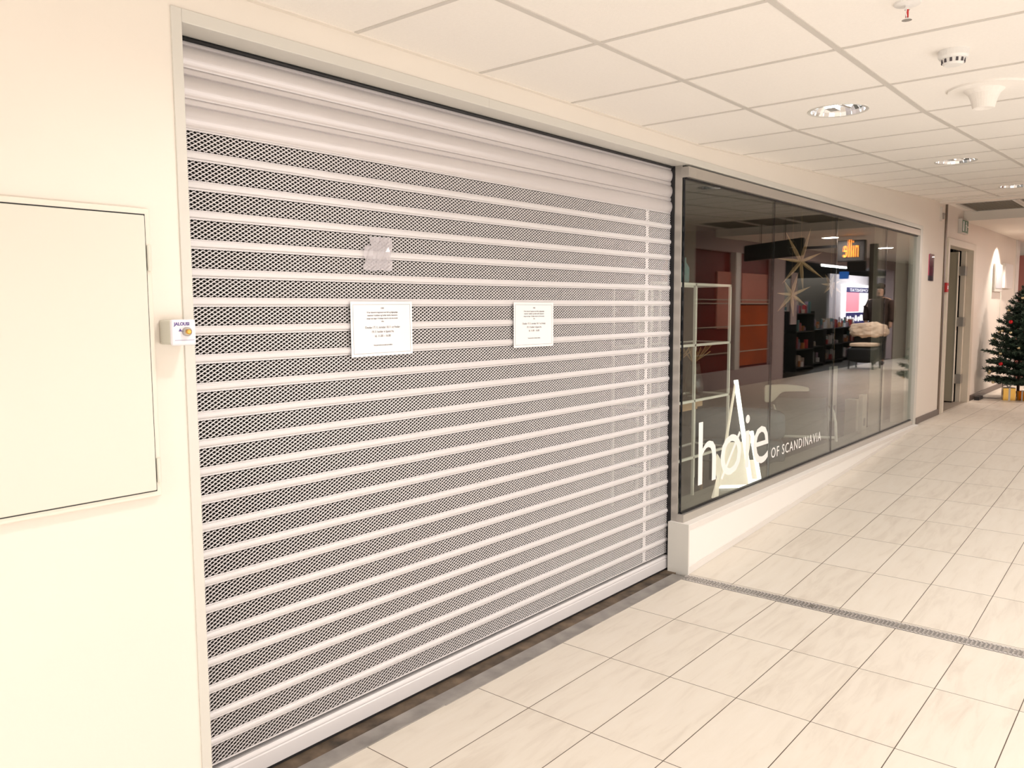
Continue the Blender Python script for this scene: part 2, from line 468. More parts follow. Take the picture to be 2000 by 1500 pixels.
# egg-crate vents
for k in range(5):
    y1 = -0.14 - 0.60 * k; y0 = y1 - 0.54
    v = MB()
    for i in range(24):
        x = 10.66 + i * 0.042
        v.box(x, x + 0.006, y0 + 0.01, y1 - 0.01, 2.768, 2.784)
    for i in range(14):
        y = y0 + 0.01 + i * 0.042
        v.box(10.66, 11.63, y, y + 0.005, 2.768, 2.784)
    t = thing('ceiling_vent', (11.1, (y0 + y1) / 2, 2.775), 'dark louvred ceiling vent panel, ' + ['next to the left wall', 'second from the left wall', 'third from the left wall', 'fourth from the left wall', 'fifth from the left wall'][k], 'vent', 'vent panels in the ceiling')
    v.build('louvre', m_vent, t)
    f = MB()
    f.box(10.62, 11.66, y0 - 0.028, y0 + 0.008, 2.758, 2.784); f.box(10.62, 11.66, y1 - 0.008, y1 + 0.028, 2.758, 2.784)
    f.box(10.62, 10.655, y0, y1, 2.762, 2.784); f.box(11.635, 11.66, y0, y1, 2.762, 2.784)
    f.build('vent_frame', m_trim, t)

# joint profile in the wall, baseboards
struct(MB().box(10.665, 10.735, -0.012, 0.0, 0.30, 2.79).build('trim_4', P('bronze_profile', (0.16, 0.12, 0.09), 0.4, 0.4)), 'dark vertical joint profile in the wall')
struct(MB().box(XW + 0.06, 10.66, -0.012, 0.0, 0.285, 0.365).build('baseboard_left', m_brown))
struct(MB().box(12.50, XE, -0.012, 0.0, 0.30, 0.375).build('baseboard_far', m_brown))

# ------------------------------------------------------------------ opening trim
tr = MB()
def trim_profile(mb, x0, x1, z0, z1, y0=-0.006, y1=0.10):
    mb.box(x0, x1, y0, y1, z0, z1)
tr.box(1.226, 1.258, -0.006, 0.085, 0.0, 2.449)
tr.box(1.258, XW + 0.06, -0.006, 0.104, 2.41, 2.449)
tr.box(9.565, XW + 0.06, -0.006, 0.104, 0.262, 2.41)
struct(tr.build('trim_5', m_trim, bevel=0.002), 'light grey metal surround of the shop front')
# joints in the header trim
struct(MB().box(2.588, 2.590, -0.0065, -0.006, 2.411, 2.448).build('trim_6', m_grid), 'joint line in the header trim')

# ------------------------------------------------------------------ roller shutter
YS = 0.115
PITCH = 0.0895
ZT = 2.141
NB = 23
a_, b_ = 0.0110, 0.00665
XL, XR = 1.255, 4.335
def hole_band(mb, ztop, nrows=9, skip=(4.055, 4.085)):
    """staggered slanted perforation: raised bars one way, set-back bars the other way"""
    h = b_
    y0, yb = YS, YS + 0.0026          # front of the raised bars, back of the sheet
    ya, yc = YS + 0.0010, YS + 0.0046 # the set-back bars lean
    d1, d2 = 0.140, 0.130
    cols = int((XR - XL) / (2 * a_))
    vs = []; fs = []
    for r in range(nrows):
        zc = ztop - h - r * h
        for c in range(cols + 1):
            xc = XL + a_ + c * 2 * a_ + (a_ if r % 2 else 0)
            if xc + a_ > XR + 0.012: continue
            def V(p, q, y):
                vs.append((xc + (p + q) * a_, y, zc + (p - q) * h)); return len(vs) - 1
            if skip[0] < xc < skip[1]:
                fs.append((V(-.5, -.5, y0), V(.5, -.5, y0), V(.5, .5, y0), V(-.5, .5, y0)))
                continue
            e1, e2 = 0.5 - d1, 0.5 - d2
            for sg in (-1, 1):
                A, B, Cc, Dd = V(-.5, sg * .5, y0), V(.5, sg * .5, y0), V(.5, sg * e1, y0), V(-.5, sg * e1, y0)
                fs.append((A, B, Cc, Dd))
                E1, E2 = V(.5, sg * e1, yb), V(-.5, sg * e1, yb)
                fs.append((Dd, Cc, E1, E2))
            ym = (ya + yc) / 2
            fs.append((V(e2, -e1, yc), V(e2, e1, yc), V(.5, e1, ym), V(.5, -e1, ym)))
            fs.append((V(-.5, -e1, ym), V(-.5, e1, ym), V(-e2, e1, ya), V(-e2, -e1, ya)))
    mb.add(vs, fs)
    mb.box(XL, XR, YS - 0.0004, YS + 0.003, ztop - 0.0032, ztop + 0.002)
    zb = ztop - (nrows + 1) * h
    mb.box(XL, XR, YS - 0.0004, YS + 0.003, zb - 0.002, zb + 0.0036)
    return zb
def rail_profile(zt, zb):
    """rounded bar seen end-on: list of (y, z)"""
    H = zt - zb; n = 12
    pts = []
    for i in range(n + 1):
        a = PI * i / n
        pts.append((YS - 0.0015 - 0.0055 * max(0.0, math.sin(a)) ** 0.4, zt - H * i / n))
    pts += [(YS + 0.008, zb), (YS + 0.008, zt)]
    return pts
shutter = thing('roller_shutter', (2.8, YS, 0.0), 'closed perforated metal roller shutter across the shop entrance', 'roller shutter')
pc = MB(); rl = MB()
for i in range(NB):
    zt = ZT - i * PITCH
    zb = hole_band(pc, zt - 0.001)
    nxt = ZT - (i + 1) * PITCH
    if i < NB - 1:
        rl.prism(rail_profile(zb + 0.001, nxt + 0.0015), 'x', XL, XR)
me_ = pc.build('perforated_curtain', m_shut, shutter, weld=False)
rl.build('slat_rail', m_shut, shutter)
# solid slats at the top
ss = MB()
for i in range(3):
    zb = ZT + i * PITCH + 0.002; zt = zb + PITCH
    pts = []
    n = 12
    top = zt - 0.022
    for j in range(n + 1):
        u = j / n
        pts.append((YS - 0.001 - 0.011 * math.sin(PI * u) ** 0.8, top - (top - zb - 0.004) * u))
    prof = [(YS + 0.012, zt - 0.001), (YS + 0.001, zt - 0.001), (YS - 0.003, zt - 0.006), (YS - 0.003, top + 0.003), (YS + 0.002, top)] + pts[1:] + [(YS + 0.001, zb), (YS + 0.012, zb)]
    ss.prism(prof, 'x', XL, XR)
ss.build('solid_slat_section', m_shut_s, shutter)
br = MB()
zt = ZT - NB * PITCH
br.prism([(YS + 0.02, 0.012), (YS - 0.012, 0.012), (YS - 0.012, 0.066), (YS - 0.009, 0.069), (YS - 0.009, 0.071), (YS - 0.012, 0.074), (YS - 0.011, zt - 0.002), (YS - 0.004, zt + 0.006), (YS + 0.02, zt + 0.006)], 'x', XL, XR)
br.build('bottom_rail', m_shut, shutter, bevel=0.0015)
MB().box(XL, XR, YS - 0.008, YS + 0.012, 0.0, 0.012).build('rubber_seal', m_black, shutter)
# dark rod under the header, in front of the roller
MB().tube([(XL - 0.01, 0.104, 2.403), (XR, 0.104, 2.403)], 0.007, 8).build('guide_rod', m_black, shutter, smooth=True)
MB().box(XL, XR, 0.112, 0.2, 2.405, 2.44).build('roller_box', m_black, shutter)
# side guides
g = MB()
g.box(4.337, 4.352, 0.092, 0.13, 0.0, 2.41)
g.build('guide_rail', m_black, shutter)
g = MB(); g.box(1.235, 1.256, 0.088, 0.14, 0.0, 2.41); g.build('guide_rail', m_black, shutter)
jb = MB(); jb.box(4.342, 4.350, 0.045, 0.092, 0.262, 2.41)
struct(jb.build('trim_7', m_alu, bevel=0.002), 'brushed metal post between shutter and shop window')

# threshold
struct(MB().box(1.258, 4.32, 0.0335, 0.16, -0.10, -0.0005).build('threshold_groove', m_dirt), 'dirty brown groove under the shutter')
th = MB()
th.box(-4.5, 2.245, -0.047, 0.033, -0.02, 0.0045)
th.box(2.245, 4.27, -0.052, 0.033, -0.02, 0.003)
struct(th.build('threshold_strip', m_tape, bevel=0.001), 'grey metal threshold strip')

# drain grate across the floor
dg = thing('floor_drain', (4.265, -1.7, 0.0), 'long perforated metal drain grate across the floor at the ramp foot', 'drain grate')
d = MB()
d.box(4.222, 4.228, -3.3, -0.047, -0.03, 0.0005); d.box(4.306, 4.312, -3.3, -0.047, -0.03, 0.0005)
y = -3.3
while y < -0.05:
    d.box(4.228, 4.306, y, y + 0.011, -0.006, 0.0)
    y += 0.019
for i in range(1, 5):
    xx = 4.228 + 0.078 * i / 5
    d.box(xx - 0.004, xx + 0.004, -3.3, -0.047, -0.006, 0.0)
d.build('grate', P('drain_steel', (0.62, 0.58, 0.55), 0.35, 0.3), dg)
pl = MB()
for k in range(7):
    y = -0.35 - 0.45 * k
    MB().box(4.245, 4.29, y - 0.012, y + 0.012, -0.008, 0.0006).build('screw_plate', m_steel, dg)
MB().box(4.214, 4.222, -3.3, -0.047, -0.03, -0.001).build('joint_seal', m_black, dg)
MB().box(4.215, 4.315, -3.3, -0.047, -0.06, -0.03).build('channel', m_black, dg)

# ------------------------------------------------------------------ kick wall + window
XK = 4.312
kw = MB()
# top follows level 0.30, the foot follows the ramp
n = 40
kw.prism([(XK, -0.05), (XW + 0.02, 0.2), (XW + 0.02, 0.262 + 0.03), (XK, 0.30)], 'y', -0.043, 0.088)
struct(kw.build('wall_kick', m_kick), 'white low wall under the shop window, tapering with the ramp')
ke = MB()
ke.box(XK - 0.004, XK - 0.0002, -0.0470, 0.09, -0.01, 0.3045)
struct(ke.build('trim_8', m_kick_e), 'grey end face of the low wall')
kt = MB()
kt.prism([(XK + 0.0125, 0.270), (XW + 0.02, 0.270), (XW + 0.02, 0.2998), (XK + 0.0125, 0.2998)], 'y', -0.0465, -0.0432)
kt.prism([(XK + 0.0125, 0.001), (4.33, 0.001), (9.12, ramp_z(9.12)), (8.8, 0.2698), (XK + 0.0125, 0.045)], 'y', -0.0462, -0.0432)
kt.box(XK, XK + 0.012, -0.0465, -0.0432, 0.0, 0.2998)
struct(kt.build('trim_9', P('kick_trim_pale', (0.78, 0.74, 0.70), 0.4)), 'pale edging strip of the low wall')
struct(MB().box(XK, XW + 0.02, -0.0465, 0.09, 0.300, 0.304).build('window_sill', m_kick), 'white ledge under the shop window')

win = bpy.data.objects.new('window_1', None); COL.objects.link(win); win.location = (XJ, 0.03, 0.3)
struct(win, 'frameless shop window of four glass panes')
rb = MB(); rb.box(4.335, 9.575, 0.002, 0.05, 0.304, 0.352); rb.build('sill_rail', m_alu, win, bevel=0.0015)
rb = MB(); rb.box(4.335, 9.575, -0.002, 0.05, 2.340, 2.400); rb.build('head_rail', m_alu, win, bevel=0.0015)
sb = MB(); sb.box(4.347, 9.575, 0.020, 0.044, 0.352, 0.360); sb.box(4.347, 9.575, 0.020, 0.044, 2.332, 2.340); sb.build('rubber_gasket', m_black, win)
joints = [4.347, 5.68, 7.01, 8.45, 9.575]
for i in range(4):
    g = MB(); g.box(joints[i] + 0.003, joints[i + 1] - 0.003, 0.027, 0.037, 0.356, 2.336)
    g.build('glass_pane', m_glass, win)
    e = MB(); e.box(joints[i] - 0.002 if i else joints[0] - 0.004, joints[i] + 0.002 if i else joints[0] + 0.003, 0.0265, 0.0375, 0.356, 2.336)
    e.build('glass_edge', m_gedge, win)

# lettering on the glass
lt = text_mb('høie', 0.50, wallM(4.555, 0.0264, 0.487), sx=0.93, bold=-0.001)
xa = min(v[0] for v in lt.v); xb = max(v[0] for v in lt.v)
zhi = max(v[2] for v in lt.v)
kx = (5.655 - 4.565) / (xb - xa); kz = (0.882 - 0.487) / (zhi - 0.487)
lt.v = [(4.565 + (v[0] - xa) * kx, v[1], 0.487 + (v[2] - 0.487) * kz) for v in lt.v]
tag(lt.build('window_lettering', m_vinyl), 'large white vinyl shop name at the bottom of the window', 'window lettering')
lt = text_mb('OF SCANDINAVIA', 0.105, wallM(5.715, 0.0264, 0.492), sx=1.0, space=1.2)
xa = min(v[0] for v in lt.v); xb = max(v[0] for v in lt.v); zhi = max(v[2] for v in lt.v)
kx = (6.755 - 5.715) / (xb - xa); kz = 0.075 / (zhi - 0.492)
lt.v = [(5.715 + (v[0] - xa) * kx, v[1], 0.492 + (v[2] - 0.492) * kz) for v in lt.v]
tag(lt.build('window_lettering', m_vinyl), 'small white capitals OF SCANDINAVIA beside the large shop name', 'window lettering')

# ------------------------------------------------------------------ papers taped to the shutter
def paper(name, x0, x1, z0, z1, tilt, label):
    yp = YS - 0.0135
    t = thing(name, (x0, yp, z0), label, 'notice', None)
    W = x1 - x0; Hh = z1 - z0
    Mx = wallM(x0, yp, z0, tilt)
    def quadbox(a, b, c, d, th, mb):
        vs = [Mx @ Vector((x, y, z)) for x in (a, b) for y in (c, d) for z in (0, th)]
        mb.add(vs, [(0, 1, 3, 2), (4, 6, 7, 5), (0, 4, 5, 1), (2, 3, 7, 6), (0, 2, 6, 4), (1, 5, 7, 3)])
    s = MB(); quadbox(0, W, 0, Hh, 0.0006, s); s.build('sheet', m_paper, t)
    b = MB(); e = 0.011; lw = 0.0009
    for (a, bb, c, d) in ((e, W - e, e, e + lw), (e, W - e, Hh - e - lw, Hh - e), (e, e + lw, e, Hh - e), (W - e - lw, W - e, e, Hh - e)):
        quadbox(a, bb, c, d, 0.0008, b)
    b.build('printed_border', m_ink, t)
    lines = [('OBS!', 0.0080, 0.865), ('Vi har dessverre begrenset med folk og tilgjengelige', 0.0074, 0.79),
             ('ressurser i butikken og holder derfor dessverre', 0.0078, 0.735), ('stengt noen dager. Vi beklager dette for alle våre kunder', 0.0068, 0.68),
             ('våre', 0.0074, 0.625), ('Onsdag 17.11, torsdag 18.11 og fredag', 0.0112, 0.51), ('19.11 holder vi åpent fra', 0.0112, 0.43), ('kl. 11.00 – 16.00', 0.0118, 0.35),
             ('Ved spørsmål ta kontakt på telefon', 0.0066, 0.19)]
    tx = MB()
    for s_, sz, v in lines:
        q = text_mb(s_, sz, Mx @ Matrix.Translation((W * 0.5, Hh * v, 0.0008)), depth=0.00005, sx=1.0, bold=0.0002, align='CENTER')
        tx.add(q.v, q.f)
    tx.build('printed_text', m_ink, t)
    return t
paper('paper_notice', 1.930, 2.238, 1.412, 1.618, R(0.2), 'white printed notice taped to the shutter, the larger and nearer of two')
paper('paper_notice', 2.868, 3.168, 1.410, 1.618, R(-0.3), 'white printed notice on the shutter nearer the shop window')
# scrap of clear plastic above the first notice
cpv = MB(); nx, nz = 10, 7
for j in range(nz + 1):
    for i in range(nx + 1):
        cpv.v.append((2.000 + 0.135 * i / nx + random.uniform(-.002, .002), YS - 0.010 - random.uniform(0, 0.012), 1.735 + 0.125 * j / nz + random.uniform(-.002, .002)))
for j in range(nz):
    for i in range(nx):
        if (i < 2 and j > 4): continue
        k = j * (nx + 1) + i
        cpv.f.append((k, k + 1, k + nx + 2, k + nx + 1))
m_scrap = P('crinkled_plastic', (0.72, 0.68, 0.72), 0.12)
m_scrap.node_tree.nodes['Principled BSDF'].inputs['Alpha'].default_value = 0.55
tag(cpv.build('plastic_scrap', m_scrap), 'crinkled clear plastic scrap stuck on the shutter above the notice', 'plastic scrap')

# ------------------------------------------------------------------ key switch
ks = thing('key_switch', (1.19, 0, 1.53), 'small white key switch box with brass lock beside the shutter', 'switch')
MB().box(1.152, 1.222, -0.066, 0.0, 1.492, 1.562).build('switch_housing', P('housing_grey', (0.60, 0.58, 0.50), 0.45), ks, bevel=0.006)
MB().box(1.151, 1.223, -0.078, -0.062, 1.490, 1.564).build('switch_plate', P('plate_white', (0.80, 0.77, 0.82), 0.35), ks, bevel=0.006)
MB().lathe([(0.0135, 0), (0.0135, 0.009), (0.011, 0.012), (0, 0.012)], n=20).v
def lathe_y(prof, c, n=20):
    mb = MB(); mb.lathe(prof, n=n); mb.v = [(c[0] + v[0], c[1] - v[2], c[2] + v[1]) for v in mb.v]; return mb
lathe_y([(0.0125, 0), (0.0125, 0.010), (0.010, 0.012), (0, 0.012)], (1.192, -0.078, 1.529)).build('lock_ring', m_steel, ks, smooth=False)
lathe_y([(0.0075, 0), (0.0075, 0.016), (0.005, 0.018), (0, 0.018)], (1.192, -0.079, 1.529)).build('lock_cylinder', m_brass, ks)
tx = text_mb('JALOUSI', 0.0125, wallM(1.157, -0.0785, 1.547), bold=0.0004); q = text_mb('▲', 0.011, wallM(1.169, -0.0785, 1.530)); tx.add(q.v, q.f)
tx.box(1.158, 1.216, -0.0785, -0.078, 1.5045, 1.5055)
tx.build('switch_print', m_purple, ks)

# ------------------------------------------------------------------ wall cabinet
cb = thing('wall_cabinet', (0.7, 0, 1.06), 'flush pale grey metal wall cabinet door left of the shutter', 'cabinet')
MB().box(0.28, 1.132, -0.018, 0.0, 1.058, 1.872).build('cabinet_frame', P('cabinet_frame_paint', (0.80, 0.75, 0.66), 0.4), cb, bevel=0.004)
MB().box(0.30, 1.113, -0.026, -0.016, 1.078, 1.852).build('door', m_cab, cb, bevel=0.003)
MB().box(0.296, 1.117, -0.0185, -0.0175, 1.074, 1.856).build('door_gap', m_black, cb)
for z in (1.735, 1.135):
    h = MB()
    h.tube([(1.122, -0.024, z - 0.035), (1.122, -0.024, z + 0.035)], 0.006, 10)
    h.build('hinge', m_cab, cb, smooth=False)

# ------------------------------------------------------------------ ceiling fittings
def downlight(x, y, label):
    z = ceil_z(x)
    t = thing('downlight', (x, y, z), label, 'ceiling light', 'round downlights in the corridor ceiling')
    MB().lathe([(0.124, -0.001), (0.138, -0.004), (0.140, 0.001), (0.124, 0.001)], (x, y, z), 40, caps=False).build('rim', m_trim, t, smooth=False)
    rf = MB(); n = 28
    for i, (r0, r1, z0, z1) in enumerate(((0.124, 0.119, -0.002, 0.016), (0.119, 0.100, 0.016, 0.036))):
        for k in range(n):
            a0, a1 = 2 * PI * k / n, 2 * PI * (k + 1) / n
            j = 0.004 * (k % 2)
            rf.add([(x + (r0 - j) * math.cos(a0), y + (r0 - j) * math.sin(a0), z + z0), (x + (r0 - j) * math.cos(a1), y + (r0 - j) * math.sin(a1), z + z0),
                    (x + (r1 - j) * math.cos(a1), y + (r1 - j) * math.sin(a1), z + z1), (x + (r1 - j) * math.cos(a0), y + (r1 - j) * math.sin(a0), z + z1)], [(0, 1, 2, 3)])
    rf.build('reflector', m_chrome, t)
    sk = MB(); sk.box(x - 0.02, x + 0.06, y + 0.01, y + 0.055, z + 0.012, z + 0.03); sk.tube([(x - 0.07, y - 0.03, z + 0.02), (x + 0.03, y - 0.045, z + 0.02)], 0.012, 8)
    sk.build('lamp_socket', m_steel, t)
    return t
names = {(4.11, -0.907): 'large round recessed downlight, the nearest one', (6.61, -0.915): 'round recessed downlight, second one along the ceiling', (9.16, -0.910): 'round recessed downlight near the far beam'}
for (x, y) in DOWNLIGHTS:
    if (x, y) in names: downlight(x, y, names[(x, y)])
    else: downlight(x, y, 'round recessed downlight of the corridor ceiling out of view')

# smoke detector
x, y = 3.45, -1.54; z = ceil_z(x)
t = thing('smoke_detector', (x, y, z), 'white round smoke detector on the ceiling', 'smoke detector')
MB().lathe([(0.052, 0), (0.052, -0.022), (0.046, -0.030), (0.040, -0.030)], (x, y, z), 30).build('base', m_white, t)
MB().lathe([(0.040, -0.030), (0.036, -0.046), (0.030, -0.052), (0.0, -0.053)], (x, y, z), 30).build('sensor_head', m_white, t)
sl = MB()
for k in range(12):
    a = 2 * PI * k / 12
    Mx = Matrix.Translation((x, y, z)) @ Matrix.Rotation(a, 4, 'Z')
    sl.box(0.0365, 0.0405, -0.004, 0.004, -0.045, -0.032, Mx)
sl.build('sensor_slot', m_ink, t)
MB().box(x + 0.045, x + 0.075, y - 0.008, y + 0.004, z - 0.012, z - 0.004).build('indicator_tab', m_white, t)
# speaker-like air terminal
x, y = 4.127, -1.538; z = ceil_z(x)
t = thing('ceiling_spot', (x, y, z), 'cream round ceiling plate with a short tilted spotlight cylinder', 'ceiling fitting')
MB().lathe([(0.158, 0), (0.156, -0.008), (0.06, -0.012), (0, -0.012)], (x, y, z), 40).build('plate', m_ceil, t)
MB().lathe([(0.085, 0.0), (0.062, -0.022), (0.052, -0.045), (0.042, -0.082), (0.034, -0.083), (0.0, -0.076)], (x - 0.02, y + 0.01, z - 0.006), 30).build('spot_head', m_ceil, t)
# sprinkler
x, y = 2.82, -1.537; z = ceil_z(x)
t = thing('sprinkler', (x, y, z), 'small chrome sprinkler head with a red bulb on the ceiling', 'sprinkler')
MB().lathe([(0.040, 0), (0.038, -0.006), (0.018, -0.010), (0, -0.010)], (x, y, z), 24).build('rosette', m_white, t)
sp = MB(); sp.tube([(x, y, z - 0.01), (x, y, z - 0.022)], 0.008, 10)
sp.tube([(x - 0.010, y, z - 0.02), (x - 0.013, y, z - 0.035), (x, y, z - 0.05)], 0.002, 6); sp.tube([(x + 0.010, y, z - 0.02), (x + 0.013, y, z - 0.035), (x, y, z - 0.05)], 0.002, 6)
sp.lathe([(0.014, -0.050), (0.015, -0.053), (0, -0.053)], (x, y, z), 14)
sp.build('frame', m_chrome, t)
MB().tube([(x, y, z - 0.022), (x, y, z - 0.045)], 0.005, 8).build('heat_bulb', m_red, t)

# ------------------------------------------------------------------ shop interior
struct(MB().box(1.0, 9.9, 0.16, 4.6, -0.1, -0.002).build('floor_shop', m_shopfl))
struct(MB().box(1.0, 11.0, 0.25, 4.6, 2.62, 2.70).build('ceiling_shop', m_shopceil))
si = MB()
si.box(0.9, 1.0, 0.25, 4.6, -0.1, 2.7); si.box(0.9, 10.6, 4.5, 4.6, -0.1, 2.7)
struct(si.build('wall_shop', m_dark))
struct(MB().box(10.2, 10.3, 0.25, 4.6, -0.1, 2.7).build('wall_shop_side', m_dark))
struct(MB().box(XJ + 0.02, 10.2, 0.088, 0.34, 0.25, 0.30).build('window_ledge', P('display_ledge', (0.32, 0.30, 0.26), 0.5)), 'display ledge inside the window')

struct(MB().box(9.62, 10.2, 0.40, 0.48, -0.1, 2.62).build('wall_shop_return', P('shop_side_plaster', (0.34, 0.32, 0.28), 0.7)))
# white shelf frame
sh = thing('display_shelf', (5.16, 0.4, 0.3), 'white thin metal grid shelf with black shelves inside the shop window', 'shelf')
f = MB(); s = 0.0085
xs_ = (4.756, 5.045, 5.585)
zs_ = (0.565, 0.955, 1.335, 1.745)
for yy in (0.31, 0.58):
    for x in xs_: f.box(x - s, x + s, yy - s, yy + s, 0.30, 1.753)
    for z in zs_: f.box(4.45, 5.593, yy - s, yy + s, z - s, z + s)
    f.box(4.45 - s, 4.45 + s, yy - s, yy + s, 0.30, 1.753)
for z in zs_:
    for x in (4.45, 5.585): f.box(x - s, x + s, 0.31, 0.58, z - s, z + s)
f.build('frame', m_shelfw, sh, bevel=0.001)
for z in zs_[:3]:
    MB().box(4.46, 5.575, 0.322, 0.572, z - 0.006, z + 0.002).build('shelf_board', P('black_glass', (0.01, 0.01, 0.01), 0.15), sh)

def vase(x, y, z, h, r, label, seed):
    random.seed(seed)
    t = thing('glass_vase', (x, y, z), label, 'vase', 'glass vases with dried stems')
    prof = [(r * 0.7, 0.003), (r * 0.95, h * 0.12), (r, h * 0.35), (r * 0.7, h * 0.75), (r * 0.55, h), (r * 0.5, h), (r * 0.65, h * 0.75), (r * 0.93, h * 0.35), (r * 0.88, h * 0.14), (0.0, 0.014)]
    MB().lathe(prof, (x, y, z), 24).build('vessel', m_vglass, t, smooth=True)
    st = MB()
    for k in range(20):
        a = random.uniform(0, 2 * PI); rr = random.uniform(0.04, 0.16)
        p0 = (x + 0.4 * r * math.cos(a + PI), y + 0.4 * r * math.sin(a + PI), z + 0.02)
        p1 = (x + 0.25 * r * math.cos(a), y + 0.25 * r * math.sin(a), z + h)
        p2 = (x + rr * math.cos(a) + 0.04, y + max(-0.1, rr * math.sin(a) * 0.7), z + min(h + random.uniform(0.06, 0.13), 0.368))
        st.tube([p0, p1, p2], [0.003, 0.003, 0.005], 5)
    tag(st.build('dried_stems', m_reed, t), kind='stuff')
vase(5.02, 0.45, 0.957, 0.25, 0.068, 'clear glass vase of dried reeds on the upper left of the shelf', 1)
vase(5.30, 0.44, 0.957, 0.25, 0.068, 'clear glass vase of dried reeds behind the shelf upright', 2)
bk = MB(); bk.box(5.06, 5.36, 0.40, 0.56, 0.885, 0.925); bk.box(5.06, 5.30, 0.41, 0.55, 0.868, 0.885)
# tan box hangs on its own small bracket under the shelf
t = thing('wooden_tray', (5.2, 0.48, 0.868), 'stacked pale wooden tray under the second shelf board', 'tray')
bk.build('tray', m_wood, t, bevel=0.002)
MB().box(5.1, 5.12, 0.46, 0.48, 0.80, 0.868).build('peg', m_wood, t)
MB().box(5.10, 5.12, 0.46, 0.48, 0.925, 0.949).build('peg', m_wood, t)
# amber bottles on shelf top
def bottle(x, y, z, mat, label):
    tag(MB().lathe([(0.03, 0), (0.034, 0.02), (0.034, 0.10), (0.012, 0.14), (0.012, 0.17), (0, 0.17)], (x, y, z), 16).build('bottle', mat, smooth=True), label, 'bottle', 'bottles on the top of the shelf')
bottle(4.88, 0.44, 1.753, m_goods[0], 'amber glass bottle on top of the white shelf')
bottle(5.0, 0.50, 1.753, P('yellow_glass', (0.6, 0.4, 0.05), 0.2), 'yellow bottle on top of the white shelf')
bottle(4.98, 0.36, 1.753, m_goods[3], 'teal bottle on top of the white shelf')
# picture frame hanging at the shelf back
pf = thing('picture_frame', (4.83, 0.6, 1.45), 'small white picture frame behind the top shelf bay', 'picture frame')
f = MB(); f.box(4.74, 4.98, 0.592, 0.606, 1.69, 1.71); f.box(4.74, 4.98, 0.592, 0.606, 1.42, 1.44); f.box(4.74, 4.755, 0.592, 0.606, 1.42, 1.71); f.box(4.965, 4.98, 0.592, 0.606, 1.42, 1.71)
f.build('frame', m_shelfw, pf); MB().box(4.755, 4.965, 0.600, 0.606, 1.44, 1.69).build('print', P('grey_print', (0.2, 0.2, 0.16), 0.5), pf)

# grey leather armchair
def soft(name, mat, parent, c, size, rz=0, lev=3, pinch=1.0):
    bm = bmesh.new(); bmesh.ops.create_cube(bm, size=1.0)
    bmesh.ops.subdivide_edges(bm, edges=bm.edges, cuts=3, use_grid_fill=True)
    for v in bm.verts:
        p = v.co; k = 1 - 0.16 * (abs(p.x * 2) ** 3 + abs(p.y * 2) ** 3) * (1 if abs(p.z) > 0.3 else 0.3)
        p.z *= k; p.x *= 1 - 0.05 * abs(p.z * 2) ** 2; p.y *= 1 - 0.05 * abs(p.z * 2) ** 2
    bmesh.ops.transform(bm, matrix=Matrix.Translation(Vector(c) - Vector(parent.location)) @ Matrix.Rotation(rz, 4, 'Z') @ Matrix.Diagonal((*size, 1)), verts=bm.verts)
    me = bpy.data.meshes.new(name); bm.to_mesh(me); bm.free()
    me.materials.append(mat)
    for p in me.polygons: p.use_smooth = True
    o = bpy.data.objects.new(name, me); COL.objects.link(o); o.parent = parent
    s_ = o.modifiers.new('s', 'SUBSURF'); s_.levels = 1; s_.render_levels = 2
    return o
ac = thing('armchair', (6.72, 0.72, 0.0), 'grey leather armchair with a plump cushion behind the window', 'armchair')
rz = -R(64)
soft('seat_cushion', m_satin, ac, (6.72, 0.74, 0.36), (0.78, 0.62, 0.22), rz)
soft('back_cushion', m_satin, ac, (6.66, 0.72, 0.58), (0.80, 0.22, 0.30), rz)
for (dx, dy) in ((-0.3, -0.2), (0.3, -0.2), (-0.3, 0.2), (0.3, 0.2)):
    v = Matrix.Rotation(rz, 3, 'Z') @ Vector((dx, dy, 0))
    MB().tube([(6.72 + v.x, 0.74 + v.y, 0.0), (6.72 + v.x, 0.74 + v.y, 0.27)], 0.015, 8).build('leg', m_wood, ac)
# white tubular lounge chair
lc = thing('lounge_chair', (8.0, 0.66, 0.0), 'white tubular lounge chair with a curved headrest behind the window', 'chair')
def lp(u, v, z):  # u across, v depth (towards viewer negative)
    q = Matrix.Rotation(-R(64), 3, 'Z') @ Vector((u, v, 0)); return (8.05 + q.x, 0.66 + q.y, z)
for sgn in (-1, 1):
    u = 0.30 * sgn
    pth = [lp(u, -0.30, 0.0), lp(u * 0.97, -0.27, 0.25), lp(u * 0.94, -0.24, 0.48), lp(u * 0.9, -0.15, 0.575), lp(u * 0.9, 0.05, 0.60), lp(u * 0.92, 0.20, 0.58), lp(u * 0.95, 0.30, 0.50), lp(u, 0.36, 0.0)]
    MB().tube(pth, 0.014, 10).build('arm_frame', m_shelfw, lc, smooth=True)
MB().tube([lp(-0.29, -0.25, 0.335), lp(0.29, -0.25, 0.335)], 0.014, 8).build('stretcher', m_shelfw, lc)
sm = MB(); nx = 8
for j, (v, z) in enumerate(((-0.25, 0.34), (-0.1, 0.31), (0.1, 0.29), (0.22, 0.33), (0.30, 0.5), (0.36, 0.66))):
    for i in range(nx + 1):
        u = -0.27 + 0.54 * i / nx
        sm.v.append(lp(u, v, z - 0.02 * (1 - (u / 0.27) ** 2)))
for j in range(5):
    for i in range(nx):
        k = j * (nx + 1) + i; sm.f.append((k, k + 1, k + nx + 2, k + nx + 1))
o = sm.build('seat_sling', P('grey_mesh_fabric', (0.20, 0.20, 0.19), 0.8), lc, smooth=True)
so = o.modifiers.new('s', 'SOLIDIFY'); so.thickness = 0.008
hr = MB(); nn = 10
